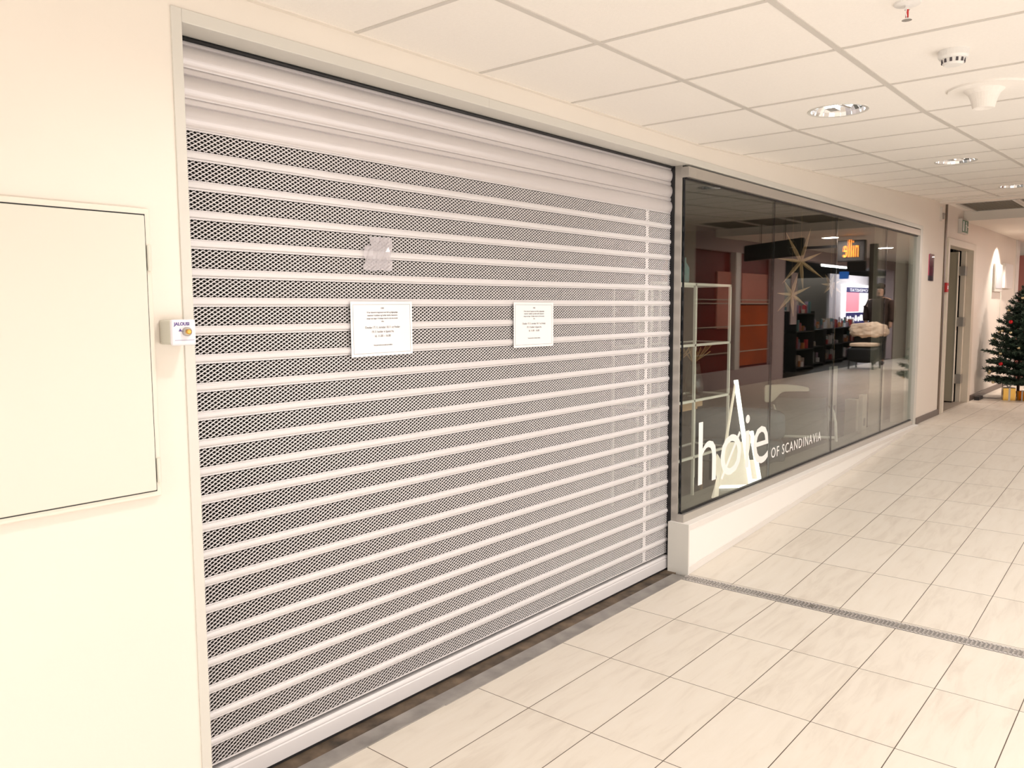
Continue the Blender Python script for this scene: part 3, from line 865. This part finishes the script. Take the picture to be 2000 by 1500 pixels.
for j in range(4):
    for i in range(nn + 1):
        u = -0.36 + 0.46 * i / nn
        f_ = i / nn; top_ = 0.790 - 0.045 * f_ ** 3; sm_ = min(1, max(0, (f_ - 0.2) / 0.2)); bot_ = 0.605 + 0.10 * sm_ * sm_ * (3 - 2 * sm_) + 0.015 * f_
        hr.v.append(lp(u, 0.30 - 0.9 * u * u + 0.02 * j, bot_ + (top_ - bot_) * j / 3))
for j in range(3):
    for i in range(nn):
        k = j * (nn + 1) + i; hr.f.append((k, k + 1, k + nn + 2, k + nn + 1))
o = hr.build('headrest', P('cream_shell', (0.74, 0.70, 0.60), 0.5), lc, smooth=True)
so = o.modifiers.new('s', 'SOLIDIFY'); so.thickness = 0.02
o.modifiers.new('ss', 'SUBSURF').render_levels = 1

# lit triangular paper lamps on the ledge
def tri_lamp(xc, yc, w_, h_, label, z0=0.302):
    t = thing('triangle_lamp', (xc, yc, z0), label, 'lamp', None)
    ux, uy = 0.72, -0.69      # the triangle faces the corridor at an angle
    A = Vector((xc - ux * w_ / 2, yc - uy * w_ / 2, z0 + 0.012)); B = Vector((xc + ux * w_ / 2, yc + uy * w_ / 2, z0 + 0.012)); T = Vector((xc - ux * 0.02, yc, z0 + h_))
    MB().tube([A, T], [0.012, 0.009], 8).build('light_bar', m_lampc, t)
    MB().tube([T, B], [0.017, 0.017], 8).build('light_bar', m_lampw, t)
    MB().tube([A, B], [0.012, 0.012], 8).build('light_bar', m_lampw, t)
    k = 0.42
    A2 = A + (T - A) * k; B2 = B + (T - B) * k
    nrm = (B - A).cross(T - A).normalized() * 0.004
    mb = MB(); mb.add([A + nrm, B + nrm, B2 + nrm, A2 + nrm, A - nrm, B - nrm, B2 - nrm, A2 - nrm], [(0, 1, 2, 3), (4, 7, 6, 5), (0, 4, 5, 1), (1, 5, 6, 2), (2, 6, 7, 3), (3, 7, 4, 0)])
    mb.build('paper_panel', m_lampc, t)
tri_lamp(5.43, 0.175, 0.24, 0.775, 'tall white lit triangular lamp standing in the window behind the shop name')
tri_lamp(5.69, 0.165, 0.13, 0.38, 'short white lit triangular lamp beside the tall one')
ws = MB(); ws.add([(5.02, 0.14, 0.302), (5.10, 0.14, 0.302), (5.12, 0.145, 0.43), (5.17, 0.15, 0.53), (5.09, 0.15, 0.60), (5.045, 0.15, 0.52), (5.08, 0.145, 0.44), (5.05, 0.17, 0.302)], [(0, 1, 2, 6), (6, 2, 3, 4, 5), (0, 6, 7), (1, 7, 2)])
o = ws.build('paper_ornament', m_lampc); so = o.modifiers.new('s', 'SOLIDIFY'); so.thickness = 0.004
tag(o, 'white folded paper ornament on the ledge left of the tall lamp', 'ornament')

# hanging wooden stars
def star(x, y, z, r, label, th=0.009, seed=0):
    t = thing('wooden_star', (x, y, z), label, 'star ornament', 'wooden star ornaments hanging in the window')
    random.seed(seed)
    mb = MB()
    for k in range(7):
        a = 2 * PI * k / 7 + 0.35
        e = Vector((math.cos(a) * 0.8, -math.cos(a) * 0.55, math.sin(a))) * r * (0.75 + 0.35 * random.random())
        mb.tube([(x, y, z), (x + e.x * 0.35, y + e.y * 0.35, z + e.z * 0.35), (x + e.x, y + e.y, z + e.z)], [th * 1.6, th * 2.0, 0.001], 4)
    mb.build('star_body', m_wood, t)
    MB().tube([(x, y, z), (x, y, 2.62)], 0.0012, 4).build('cord', m_reed, t)
star(7.42, 0.48, 2.00, 0.30, 'large pale wooden star ornament hanging in the window', seed=1)
star(7.40, 0.55, 1.70, 0.20, 'smaller wooden star ornament hanging below the large star', seed=2)
star(8.15, 0.45, 1.80, 0.14, 'small wooden star ornament hanging near the third pane', seed=4)
spot('star_fill_spot', (6.6, 0.9, 2.55), (7.3, 0.5, 1.9), 1.6, 40)  # added unseen spot that lightens the stars inside the dark shop
# white plinths inside the window end
for (x, y, h, lab) in ((8.85, 0.42, 0.62, 'slim grey display plinth near the far end of the window'), (9.25, 0.30, 0.95, 'taller slim display plinth at the far window end')):
    tag(MB().box(x - 0.06, x + 0.06, y - 0.06, y + 0.06, 0.30 if y < 0.34 else -0.002, h).build('display_plinth', P('plinth_grey', (0.50, 0.48, 0.42), 0.5), bevel=0.003), lab, 'plinth')
# price tag banners
for (x, y, z0, z1, lab) in ((8.52, 0.52, 0.42, 0.98, 'narrow pale paper strip with a dark square hanging in the window'), (8.62, 0.25, 0.30, 0.70, 'narrow pale paper strip standing on the ledge')):
    t = thing('paper_strip', (x, y, z0), lab, 'paper strip', None)
    MB().box(x - 0.07, x + 0.07, y - 0.02, y + 0.02, z0, z1).build('strip', P('strip_paper', (0.45, 0.42, 0.38), 0.6), t)
    MB().box(x - 0.03, x + 0.03, y - 0.022, y - 0.019, z0 + 0.08, z0 + 0.16).build('printed_square', m_ink, t)
    if y > 0.45: MB().box(x - 0.002, x + 0.002, y - 0.002, y + 0.002, z1, 2.62).build('cord', m_reed, t)

# ------------------------------------------------------------------ wall signs by the window end
t = thing('wall_poster', (10.06, 0, 1.9), 'small crimson poster in a glossy holder on the wall beside the window', 'poster')
MB().box(9.975, 10.155, -0.008, 0.0, 1.93, 2.165).build('poster_print', m_pinkposter, t)
MB().box(9.975, 10.155, -0.008, 0.0, 1.875, 1.93).build('poster_foot', P('slate_print', (0.10, 0.11, 0.13), 0.4), t)
o = MB().box(9.965, 10.165, -0.014, -0.009, 1.87, 2.17).build('holder', m_clearp, t)
t = thing('wall_bracket', (10.52, 0, 2.62), 'small grey metal bracket high on the wall before the beam', 'bracket')
MB().box(10.41, 10.43, -0.02, 0, 2.56, 2.72).build('bracket_plate', m_grid, t); MB().box(10.50, 10.57, -0.02, 0, 2.64, 2.66).build('bracket_arm', m_steel, t); MB().box(10.53, 10.545, -0.02, 0, 2.59, 2.65).build('bracket_arm', m_steel, t)
t = thing('fire_alarm_button', (10.83, -0.01, 1.81), 'red fire alarm call point beside the door frame', 'fire alarm')
MB().box(10.745, 10.83, -0.035, 0.0, 1.755, 1.865).build('housing', m_red, t, bevel=0.004)
MB().box(10.77, 10.805, -0.037, -0.034, 1.79, 1.83).build('press_plate', m_paper, t)
t = thing('exit_sign', (11.55, 0, 2.5), 'green emergency exit sign above the ajar door', 'exit sign')
MB().box(11.36, 11.72, -0.045, 0.0, 2.485, 2.665).build('sign_box', m_grid, t, bevel=0.004)
MB().box(11.375, 11.705, -0.048, -0.044, 2.50, 2.65).build('sign_face', m_exit, t)
MB().box(11.40, 11.46, -0.050, -0.0482, 2.515, 2.635).build('door_symbol', m_paper, t)
ex = MB()
ex.prism([(11.56, 2.52), (11.575, 2.52), (11.585, 2.555), (11.60, 2.52), (11.615, 2.525), (11.60, 2.575), (11.625, 2.585), (11.62, 2.595), (11.595, 2.60), (11.60, 2.635), (11.575, 2.635), (11.575, 2.605), (11.545, 2.59), (11.55, 2.58), (11.57, 2.585), (11.565, 2.555)], 'y', -0.050, -0.0482)
ex.build('running_figure', m_paper, t)
MB().box(11.65, 11.69, -0.050, -0.0482, 2.57, 2.585).build('arrow', m_paper, t)

# ------------------------------------------------------------------ door
dr = bpy.data.objects.new('door_1', None); COL.objects.link(dr); dr.location = (11.6, 0.0, 0.3); struct(dr, 'pale door standing ajar past the ramp')
f = MB()
f.box(10.82, 10.90, -0.02, 0.12, 0.30, 2.40); f.box(12.28, 12.42, -0.02, 0.12, 0.30, 2.40); f.box(10.90, 12.28, -0.02, 0.12, 2.315, 2.40)
f.box(12.22, 12.28, 0.06, 0.12, 0.30, 2.315)
f.build('door_frame', P('door_frame_paint', (0.70, 0.64, 0.54), 0.4), dr, bevel=0.004)
Mx = Matrix.Translation((12.12, 0.13, 0)) @ Matrix.Rotation(R(97), 4, 'Z')
MB().box(12.085, 12.15, 0.122, 0.13, 0.32, 2.30).build('leaf_edge', P('leaf_edge_paint', (0.78, 0.74, 0.64), 0.4), dr)
lf = MB(); lf.box(0, 0.88, -0.02, 0.02, 0.32, 2.30, Mx); lf.build('door_leaf', m_doorleaf, dr, bevel=0.003)
for z in (0.62, 1.38, 2.05):
    MB().box(12.13, 12.26, 0.045, 0.12, z - 0.06, z + 0.06).build('hinge', m_steel, dr)
Mh = Mx @ Matrix.Translation((0.8, 0.03, 1.35))
MB().box(-0.06, 0.06, -0.01, 0.03, -0.01, 0.01, Mh).build('door_handle', m_steel, dr)
struct(MB().box(10.90, 12.30, 0.0, 0.26, 0.295, 0.305).build('door_sill', P('sill_grey', (0.35, 0.30, 0.25), 0.5)))
rm = MB(); rm.box(10.6, 13.8, 2.4, 2.5, 0.2, 2.7); rm.box(13.7, 13.8, 0.25, 2.5, 0.2, 2.7); rm.box(10.32, 10.4, 0.25, 2.5, 0.2, 2.7)
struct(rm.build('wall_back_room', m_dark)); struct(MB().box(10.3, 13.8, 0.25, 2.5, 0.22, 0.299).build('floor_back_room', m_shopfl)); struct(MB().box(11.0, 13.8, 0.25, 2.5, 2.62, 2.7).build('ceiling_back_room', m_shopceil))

MB().box(12.15, 12.30, 0.135, 0.16, 0.305, 2.40).build('door_gap_shade', m_black, dr)  # black strip standing in for the shaded gap between leaf and jamb
# wall picture and box
t = thing('wall_picture', (14.15, 0, 1.95), 'small framed picture on the far wall left of the white box', 'picture')
MB().box(13.80, 14.42, -0.03, 0.0, 1.80, 2.21).build('frame', m_trim, t, bevel=0.004); MB().box(13.87, 14.35, -0.033, -0.029, 1.85, 2.16).build('print', P('pale_print', (0.62, 0.64, 0.68), 0.3), t)
tag(MB().box(14.50, 15.20, -0.05, 0.0, 1.86, 2.24).build('wall_box', m_white, bevel=0.006), 'plain white box mounted on the far wall', 'wall box')
MB_ = MB().tube([(14.48, -0.006, 1.85), (14.47, -0.006, 0.42)], 0.006, 6)
tag(MB_.build('cable_conduit', m_trim), 'thin vertical cable running down the far wall', 'cable')

# end of the wall: white pillar and red wall
struct(MB().box(15.70, 15.98, -0.02, 0.25, 0.3, 2.66).build('pillar', m_white), 'white pillar at the end of the wall')
struct(MB().box(16.5, 16.6, -0.9, 0.40, 0.3, 2.45).build('wall_end', m_farred), 'red partition wall at the corridor end')
struct(MB().box(16.5, 30, 5.9, 6.0, 0.3, 2.7).build('wall_back', m_wall)); struct(MB().box(15.4, 15.5, 0.25, 6.0, 0.3, 2.7).build('wall_cross', m_wall))

# ------------------------------------------------------------------ christmas tree
TX, TY, TZ = 13.22, -0.47, 0.30
tree = thing('christmas_tree', (TX, TY, TZ), 'dark green decorated artificial christmas tree against the far wall', 'christmas tree')
MB().tube([(TX, TY, TZ + 0.02), (TX, TY, TZ + 1.5)], [0.02, 0.008], 8).build('trunk', m_bark, tree)
random.seed(3)
fo = MB(); tips = []
def sprig(p, d, L, nn, nl):
    d = d.normalized(); a = d.orthogonal().normalized(); b = d.cross(a)
    for k in range(nn):
        u = k / nn; q = p + d * (L * u)
        th = random.uniform(0, 2 * PI)
        nd = (d * 0.75 + a * math.cos(th) + b * math.sin(th)).normalized()
        e = q + nd * nl
        wv = nd.cross(d).normalized() * 0.006
        fo.add([q - wv, q + wv, e + wv * 0.4, e - wv * 0.4], [(0, 1, 2, 3)])
tiers = 13
for i in range(tiers):
    u = i / (tiers - 1)
    z = TZ + 0.22 + 1.22 * u ** 0.95
    rad = 0.50 * (1 - u) ** 0.85 + 0.07
    nb = int(15 - 8 * u)
    for k in range(nb):
        a = 2 * PI * (k + 0.5 * (i % 2)) / nb + random.uniform(-.15, .15)
        L = rad * random.uniform(0.85, 1.1)
        d = Vector((math.cos(a), math.sin(a), 0.10 + 0.7 * u))
        if math.sin(a) > 0: L = min(L, (-0.07 - TY) / max(0.2, math.sin(a)) - 0.03)
        p = Vector((TX, TY, z + random.uniform(-.02, .02)))
        sprig(p, d, L, int(L * 260), 0.045)
        dn = d.normalized()
        fo.tube([p, p + dn * L], [0.006, 0.003], 4)
        tips.append(p + dn * L * 0.9)
        for s_ in range(int(L / 0.075)):
            q = p + dn * (L * (0.25 + 0.75 * s_ / max(1, int(L / 0.075))))
            side = dn.cross(Vector((0, 0, 1))).normalized() * (1 if s_ % 2 else -1)
            sprig(q, dn * 0.8 + side * 0.8 + Vector((0, 0, random.uniform(-.1, .15))), 0.10 * (1.1 - u * 0.4), 26, 0.038)
sprig(Vector((TX, TY, TZ + 1.42)), Vector((0.02, 0, 1)), 0.14, 60, 0.045)
tag(fo.build('needles', m_green, tree), kind='stuff')
st = MB()
for a in (0.3, 1.87, 3.44, 5.0):
    st.tube([(TX, TY, TZ + 0.10), (TX + 0.15 * math.cos(a), TY + 0.15 * math.sin(a), TZ + 0.07), (TX + 0.20 * math.cos(a), TY + 0.20 * math.sin(a), TZ + 0.006)], 0.006, 6)
st.build('stand', m_black, tree)
m_bg = P('gold_bauble', (0.8, 0.7, 0.45), 0.15, 0.9)
m_br = P('red_bauble', (0.6, 0.01, 0.015), 0.15, 0.2)
random.seed(11)
front = [q for q in tips if (q - Vector((TX, TY, q.z))).dot(Vector((-0.95, -0.3, 0))) > -0.08]
random.shuffle(front)
places = ['near the top', 'in the upper half', 'in the middle', 'in the lower half', 'near the foot']
protoR = MB().ball((0, 0, 0), 0.026).build('bauble', m_br, smooth=True); protoG = MB().ball((0, 0, 0), 0.021).build('bauble', m_bg, smooth=True)
nR = nG = 0
for i, q in enumerate(front[:26]):
    red = i % 3 == 0
    src = protoR if red else protoG
    if (red and nR == 0) or (not red and nG == 0): o = src
    else:
        o = src.copy(); COL.objects.link(o)
    if red: nR += 1
    else: nG += 1
    o.location = (q.x, q.y, q.z - 0.035)
    tag(o, ('shiny red bauble' if red else 'small gold bauble') + ' on the christmas tree', 'bauble', 'red baubles on the tree' if red else 'gold baubles on the tree')
def gift(x, y, s, h, rz, label):
    t = thing('gift_box', (x, y, TZ), label, 'gift', None)
    Mx = Matrix.Translation((x, y, TZ)) @ Matrix.Rotation(rz, 4, 'Z')
    MB().box(-s, s, -s, s, 0, h, Mx).build('box', m_gold, t, bevel=0.004)
    rbn = MB(); rbn.box(-s - .002, s + .002, -0.012, 0.012, 0, h + .002, Mx); rbn.box(-0.012, 0.012, -s - .002, s + .002, 0, h + .002, Mx)
    for a in range(4):
        c, s2 = math.cos(a * PI / 2 + .6), math.sin(a * PI / 2 + .6)
        p0 = Mx @ Vector((0, 0, h)); p1 = Mx @ Vector((0.05 * c, 0.05 * s2, h + 0.05)); p2 = Mx @ Vector((0.02 * c, 0.02 * s2, h + 0.01))
        rbn.tube([p0, p1, p2], 0.008, 6)
    rbn.build('ribbon', m_lampc if False else m_goods[5], t)
gift(12.93, -0.40, 0.075, 0.17, 0.3, 'gold wrapped gift box under the tree, the nearer one')
gift(12.98, -0.62, 0.09, 0.13, 0.9, 'wider gold gift box under the tree towards the corridor')
pw = thing('power_adapter', (12.75, -0.07, 0.3), 'black power adapter with a thin cable on the floor by the baseboard', 'power adapter')
MB().box(12.62, 12.90, -0.10, -0.04, 0.30, 0.345).build('adapter_body', m_black, pw, bevel=0.004)
MB().tube([(12.9, -0.07, 0.32), (12.98, -0.10, 0.306), (13.0, -0.25, 0.306), (13.08, -0.3, 0.31), (13.1, -0.3, 0.55)], 0.004, 6).build('cable', m_ink, pw)

# ------------------------------------------------------------------ the other side of the corridor (seen in the glass)
YF = -3.30
of = MB()
of.box(11.0, 30.0, -3.5, YF, 2.46, 3.0)
of.box(13.95, 14.45, -3.5, YF, 0.3, 2.46)
of.box(21.4, 22.3, -3.5, YF, 0.3, 2.46)
of.box(11.0, 13.95, -3.5, YF, 0.3, 0.58)
of.box(22.3, 30.0, -3.5, YF, 0.3, 2.46)
struct(of.build('wall_opposite', m_mauve), 'mauve fascia and piers of the shops opposite')
# red display window
rd = thing('red_shop_front', (12.5, YF, 0.58), 'dark red and orange shop front panels opposite the window', 'shop front')
MB().box(11.0, 13.95, -3.46, -3.40, 0.58, 2.46).build('back_panel', m_redwall, rd)
op = MB(); op.box(12.75, 13.9, -3.40, -3.38, 0.62, 1.62); op.build('orange_panel', m_orange, rd)
op = MB(); op.box(11.9, 12.45, -3.40, -3.38, 1.25, 2.15); op.box(12.8, 13.85, -3.40, -3.38, 1.66, 2.15); op.build('pink_card', m_pinkp, rd)
op = MB(); op.box(12.40, 12.58, -3.42, -3.30, 0.58, 2.46); op.build('mullion', m_white, rd)
op = MB()
for z in (0.85, 1.27, 1.64, 1.70): op.box(11.0, 13.95, -3.385, -3.375, z, z + 0.02)
op.build('display_rail', m_goods[1], rd)
# opposite shop interior
oi = MB()
oi.box(14.0, 29.0, -9.4, -9.3, 0.2, 3.0); oi.box(13.9, 14.0, -9.4, -3.5, 0.2, 3.0)
struct(oi.build('wall_opposite_back', m_dark)); struct(MB().box(13.9, 29, -9.4, -3.5, 2.60, 2.68).build('ceiling_opposite', m_black)); struct(MB().box(11.0, 29, -9.4, -3.3, 0.2, 0.299).build('floor_opposite', m_shopfl))
struct(MB().box(21.7, 29.0, -5.0, -4.94, 0.3, 2.45).build('wall_opposite_inner', P('bright_panel', (0.75, 0.72, 0.74), 0.6)))
ps = thing('lightbox_poster', (24.1, -4.93, 0.7), 'backlit white pink and navy sales poster in the shop opposite', 'poster')
MB().box(22.6, 25.6, -4.936, -4.925, 0.45, 2.20).build('backlit_panel', m_screen, ps)
q = MB(); q.box(23.0, 24.15, -4.925, -4.922, 1.45, 1.98); q.box(23.0, 24.15, -4.925, -4.922, 0.50, 1.05); q.build('pink_block', m_screenp, ps)
q = MB(); q.box(23.0, 25.4, -4.924, -4.920, 1.98, 2.12); q.box(23.0, 25.4, -4.924, -4.920, 1.07, 1.42); q.build('navy_band', m_navy, ps)
Mo = Matrix(((-1, 0, 0, 25.3), (0, 0, 1, -4.9195), (0, 1, 0, 2.005), (0, 0, 0, 1)))
q = text_mb('ATOMENSTAT', 0.12, Mo, sx=2.6); q.build('headline', m_screen, ps)
random.seed(21); q = MB()
for k in range(9):
    u = 23.15 + 0.24 * k; a = random.uniform(0.10, 0.2); b2 = random.uniform(0.05, 0.11); zc = 1.24 + random.uniform(-.04, .04)
    q.prism([(u + a * math.cos(t) * random.uniform(.7, 1.1), zc + b2 * math.sin(t) * random.uniform(.7, 1.1)) for t in [2 * PI * m / 7 for m in range(7)]], 'y', -4.9202, -4.9192)
q.build('paint_splash', m_screen, ps)
# projecting nille sign (faces the viewer's end of the corridor)
ns = thing('projecting_shop_sign', (13.0, -1.75, 2.4), 'black projecting sign with orange lit letters above the shop opposite', 'shop sign')
MB().box(13.0, 13.1, -1.93, -1.52, 2.28, 2.60).build('sign_box', m_black, ns, bevel=0.01)
Mt = Matrix(((0, 0, -1, 12.99), (-1, 0, 0, 0), (0, 1, 0, 0), (0, 0, 0, 1)))
q = text_mb('nille', 0.26, Mt, depth=0.009, bold=-0.002)
ya, yb = min(v[1] for v in q.v), max(v[1] for v in q.v); za, zb = min(v[2] for v in q.v), max(v[2] for v in q.v)
q.v = [(v[0], -1.83 + (v[1] - ya) / (yb - ya) * 0.22, 2.34 + (v[2] - za) / (zb - za) * 0.27) for v in q.v]
q.build('lit_letters', m_orangeL, ns)
MB().box(13.03, 13.07, -3.30, -1.93, 2.50, 2.54).build('bracket', m_black, ns)
# hanging direction sign
hs = thing('direction_sign', (11.0, -2.15, 2.365), 'black hanging direction sign with an arrow circle over the corridor', 'sign')
Mh = Matrix.Translation((11.0, -2.145, 2.365)) @ Matrix.Rotation(R(126.3), 4, 'Z')
MB().box(-0.72, 0.72, -0.03, 0.03, -0.115, 0.115, Mh).build('sign_panel', m_black, hs, bevel=0.02)
rg = MB(); n = 28
for k in range(n):
    a0, a1 = 2 * PI * k / n, 2 * PI * (k + 1) / n
    for yy in (0.031, -0.031):
        rg.add([Mh @ Vector((0.52 + r * math.cos(a), yy, r * math.sin(a))) for r, a in ((0.085, a0), (0.090, a0), (0.090, a1), (0.085, a1))], [(0, 1, 2, 3)])
for yy in (0.031, -0.031):
    rg.add([Mh @ Vector(p) for p in ((0.47, yy, -0.006), (0.57, yy, -0.006), (0.57, yy, 0.006), (0.47, yy, 0.006))], [(0, 1, 2, 3)])
    rg.add([Mh @ Vector(p) for p in ((0.53, yy, 0.035), (0.57, yy, 0.0), (0.53, yy, -0.035), (0.54, yy, -0.035), (0.585, yy, 0.0), (0.54, yy, 0.035))], [(0, 1, 4, 5), (1, 2, 3, 4)])
rg.build('arrow_circle', m_steel, hs)
for u in (-0.3, 0.3):
    p = Mh @ Vector((u, 0, 0.12)); MB().tube([p, (p.x, p.y, 2.76)], 0.006, 6).build('hanger', m_black, hs)
# racks of goods
t = thing('hanging_banner', (14.9, -1.92, 1.7), 'dark grey narrow banner hanging from the corridor ceiling', 'banner')
MB().box(14.89, 14.91, -2.0, -1.86, 1.72, 2.664).build('banner_cloth', P('charcoal_cloth', (0.10, 0.10, 0.09), 0.8), t)
t = thing('hanging_sign', (14.8, -2.2, 2.3), 'small black sign hanging beside the grey banner', 'sign')
MB().box(14.78, 14.84, -2.34, -2.02, 2.20, 2.38).build('sign_panel', m_black, t); MB().box(14.80, 14.82, -2.2, -2.18, 2.38, 2.664).build('hanger', m_black, t)
random.seed(5)
def rack(x, y, w_, d_, h_, label):
    t = thing('goods_rack', (x, y, 0.3), label, 'goods rack', 'goods racks in the shop opposite')
    f = MB()
    for z in (0.36, 0.72, 1.08, 1.44):
        if z < h_: f.box(x - w_ / 2, x + w_ / 2, y - d_ / 2, y + d_ / 2, z, z + 0.02)
    f.box(x - w_ / 2, x + w_ / 2, y - d_ / 2, y - d_ / 2 + 0.02, 0.3, h_)
    f.box(x - w_ / 2, x - w_ / 2 + 0.02, y - d_ / 2, y + d_ / 2, 0.3, h_); f.box(x + w_ / 2 - 0.02, x + w_ / 2, y - d_ / 2, y + d_ / 2, 0.3, h_)
    f.build('rack_frame', m_black, t)
    for mi, mat in enumerate(m_goods):
        g_ = MB()
        for z in (0.38, 0.74, 1.10, 1.46):
            if z > h_ + 0.03: continue
            for k in range(5):
                u = x - w_ / 2 + 0.06 + random.random() * (w_ - 0.15)
                v = y - d_ / 2 + 0.05 + random.random() * (d_ - 0.14)
                s_ = random.uniform(0.03, 0.07)
                g_.box(u, u + s_, v, v + s_, z, z + random.uniform(0.06, 0.24))
        tag(g_.build('goods_row', mat, t), kind='stuff')
rack(15.2, -4.0, 1.0, 0.5, 1.5, 'black goods rack just inside the shop opposite')
rack(16.5, -3.9, 1.0, 0.5, 1.5, 'black goods rack second from the pier opposite')
rack(17.7, -4.1, 1.0, 0.5, 1.1, 'low black goods rack before the bright wall opposite')
rack(19.2, -4.2, 1.2, 0.5, 1.1, 'low black goods rack under the lightbox poster')
rack(20.6, -4.3, 1.2, 0.5, 1.1, 'low black goods rack farthest along the shop opposite')
t = thing('hanging_banner', (15.7, -3.6, 1.6), 'mauve narrow banner hanging in the shop opposite', 'banner'); MB().box(15.55, 15.85, -3.62, -3.60, 1.25, 2.25).build('banner_cloth', m_mauve, t); MB().box(15.69, 15.71, -3.615, -3.605, 2.25, 2.60).build('cord', m_ink, t)
for (x, y) in ((16.3, -4.4), (19.5, -4.1)):
    tag(MB().box(x - 0.8, x + 0.8, y - 0.04, y + 0.04, 2.52, 2.60).build('tube_light', m_lampon), 'white fluorescent tube light in the shop opposite' + (', nearer' if x < 17 else ', farther'), 'ceiling light')
tag(MB().box(18.6, 18.62, -3.7, -3.5, 2.2, 2.36).build('blue_sign', m_blue), 'small blue hanging sign in the shop opposite', 'sign')

# chair with sheepskin
cx, cyy, cz = 17.75, -2.86, 0.30
fc_ = thing('draped_chair', (cx, cyy, cz), 'black chair draped with cream sheepskin across the corridor', 'chair')
for (dx, dy) in ((-.25, -.24), (.25, -.24), (-.25, .24), (.25, .24)):
    MB().tube([(cx + dx, cyy + dy, cz), (cx + dx * .9, cyy + dy * .9, cz + 0.42)], 0.016, 8).build('leg', m_black, fc_)
soft('seat', m_black, fc_, (cx, cyy, cz + 0.30), (0.56, 0.60, 0.36))
soft('backrest', m_black, fc_, (cx + 0.27, cyy, cz + 0.66), (0.08, 0.58, 0.40))
o = soft('seat_fleece', m_fur, fc_, (cx - 0.02, cyy, cz + 0.50), (0.50, 0.50, 0.09))
o = soft('sheepskin', m_fur, fc_, (cx + 0.23, cyy, cz + 0.80), (0.24, 0.72, 0.30))
for ob in (o,):
    tx_ = bpy.data.textures.new('fur', 'CLOUDS'); tx_.noise_scale = 0.12
    ob.modifiers['s'].levels = 3; ob.modifiers['s'].render_levels = 3
    dm = ob.modifiers.new('d', 'DISPLACE'); dm.texture = tx_; dm.strength = 0.10

# person in a brown coat
def person(px, py, pz):
    t = thing('person', (px, py, pz), 'person in a long brown coat walking past the shops opposite', 'person')
    def skin(name, verts, edges, radii, mat, lev=2):
        me = bpy.data.meshes.new(name); me.from_pydata(verts, edges, []); me.materials.append(mat)
        o = bpy.data.objects.new(name, me); COL.objects.link(o); o.parent = t
        sk = o.modifiers.new('skin', 'SKIN'); sk.use_smooth_shade = True
        for i, r in enumerate(radii): me.skin_vertices[0].data[i].radius = r if isinstance(r, tuple) else (r, r)
        me.skin_vertices[0].data[0].use_root = True
        ss_ = o.modifiers.new('sub', 'SUBSURF'); ss_.levels = lev; ss_.render_levels = lev
        return o
    V = [(0, 0, 0.95), (0, 0, 1.15), (0, 0, 1.38), (0, 0, 1.50), (0, 0, 1.58), (0, 0, 1.70),
         (0, .19, 1.42), (.02, .25, 1.15), (-.08, .26, .90), (-.10, .26, .82),
         (0, -.19, 1.42), (-.02, -.25, 1.15), (-.14, -.24, .92), (-.17, -.24, .85),
         (0, .10, .90), (-.08, .10, .50), (-.02, .10, .08), (-.14, .11, .03),
         (0, -.10, .90), (.06, -.10, .50), (.14, -.10, .10), (.03, -.11, .03)]
    E_ = [(0, 1), (1, 2), (2, 3), (3, 4), (4, 5), (2, 6), (6, 7), (7, 8), (8, 9), (2, 10), (10, 11), (11, 12), (12, 13), (0, 14), (14, 15), (15, 16), (16, 17), (0, 18), (18, 19), (19, 20), (20, 21)]
    Rr = [(.13, .16), (.12, .15), (.12, .17), .055, .075, .085, .065, .05, .038, .035, .065, .05, .038, .035, .09, .06, .045, .04, .09, .06, .045, .04]
    skin('body', V, E_, Rr, m_skin)
    cv = [(0, 0, .55), (0, 0, .95), (0, 0, 1.2), (0, 0, 1.42), (0, .2, 1.42), (.02, .26, 1.15), (-.07, .27, .93), (0, -.2, 1.42), (-.02, -.26, 1.15), (-.13, -.25, .95)]
    skin('coat', cv, [(0, 1), (1, 2), (2, 3), (3, 4), (4, 5), (5, 6), (3, 7), (7, 8), (8, 9)], [(.22, .25), (.19, .23), (.185, .23), (.15, .20), .105, .09, .07, .105, .09, .07], m_coat)
    tv = [(0, 0, .90), (0, .10, .85), (-.08, .10, .50), (-.02, .10, .10), (0, -.10, .85), (.06, -.10, .50), (.14, -.10, .12)]
    skin('trousers', tv, [(0, 1), (1, 2), (2, 3), (0, 4), (4, 5), (5, 6)], [.12, .11, .085, .07, .11, .085, .07], m_black)
    sh_ = MB().ball((px - 0.08, py + 0.105, pz + 0.045), 0.13, 0.05, 0.045); sh_.build('shoe', m_ink, t, smooth=True)
    sh_ = MB().ball((px + 0.08, py - 0.105, pz + 0.045), 0.13, 0.05, 0.045); sh_.build('shoe', m_ink, t, smooth=True)
    hb = MB().ball((px + 0.03, py, pz + 1.735), 0.095, 0.095, 0.075); hb.ball((px + 0.07, py, pz + 1.60), 0.055, 0.085, 0.10); hb.build('hair', m_bark, t, smooth=True)
    fcn = MB().ball((px - 0.092, py, pz + 1.62), 0.02, 0.014, 0.024, 8, 6); fcn.build('nose', m_skin, t, smooth=True)
    ey = MB().ball((px - 0.083, py + 0.032, pz + 1.655), 0.012, n=8, m=6); ey.ball((px - 0.083, py - 0.032, pz + 1.655), 0.012, n=8, m=6); ey.ball((px - 0.080, py, pz + 1.575), 0.008, 0.026, 0.006, 8, 6); ey.build('eyes_and_mouth', m_ink, t, smooth=True)
    cl_ = MB().lathe([(0.075, 1.44), (0.085, 1.50), (0.070, 1.52)], (px, py, pz), 16, caps=False); cl_.build('coat_collar', m_coat, t, smooth=True)
    return t
person(19.2, -3.00, 0.30)
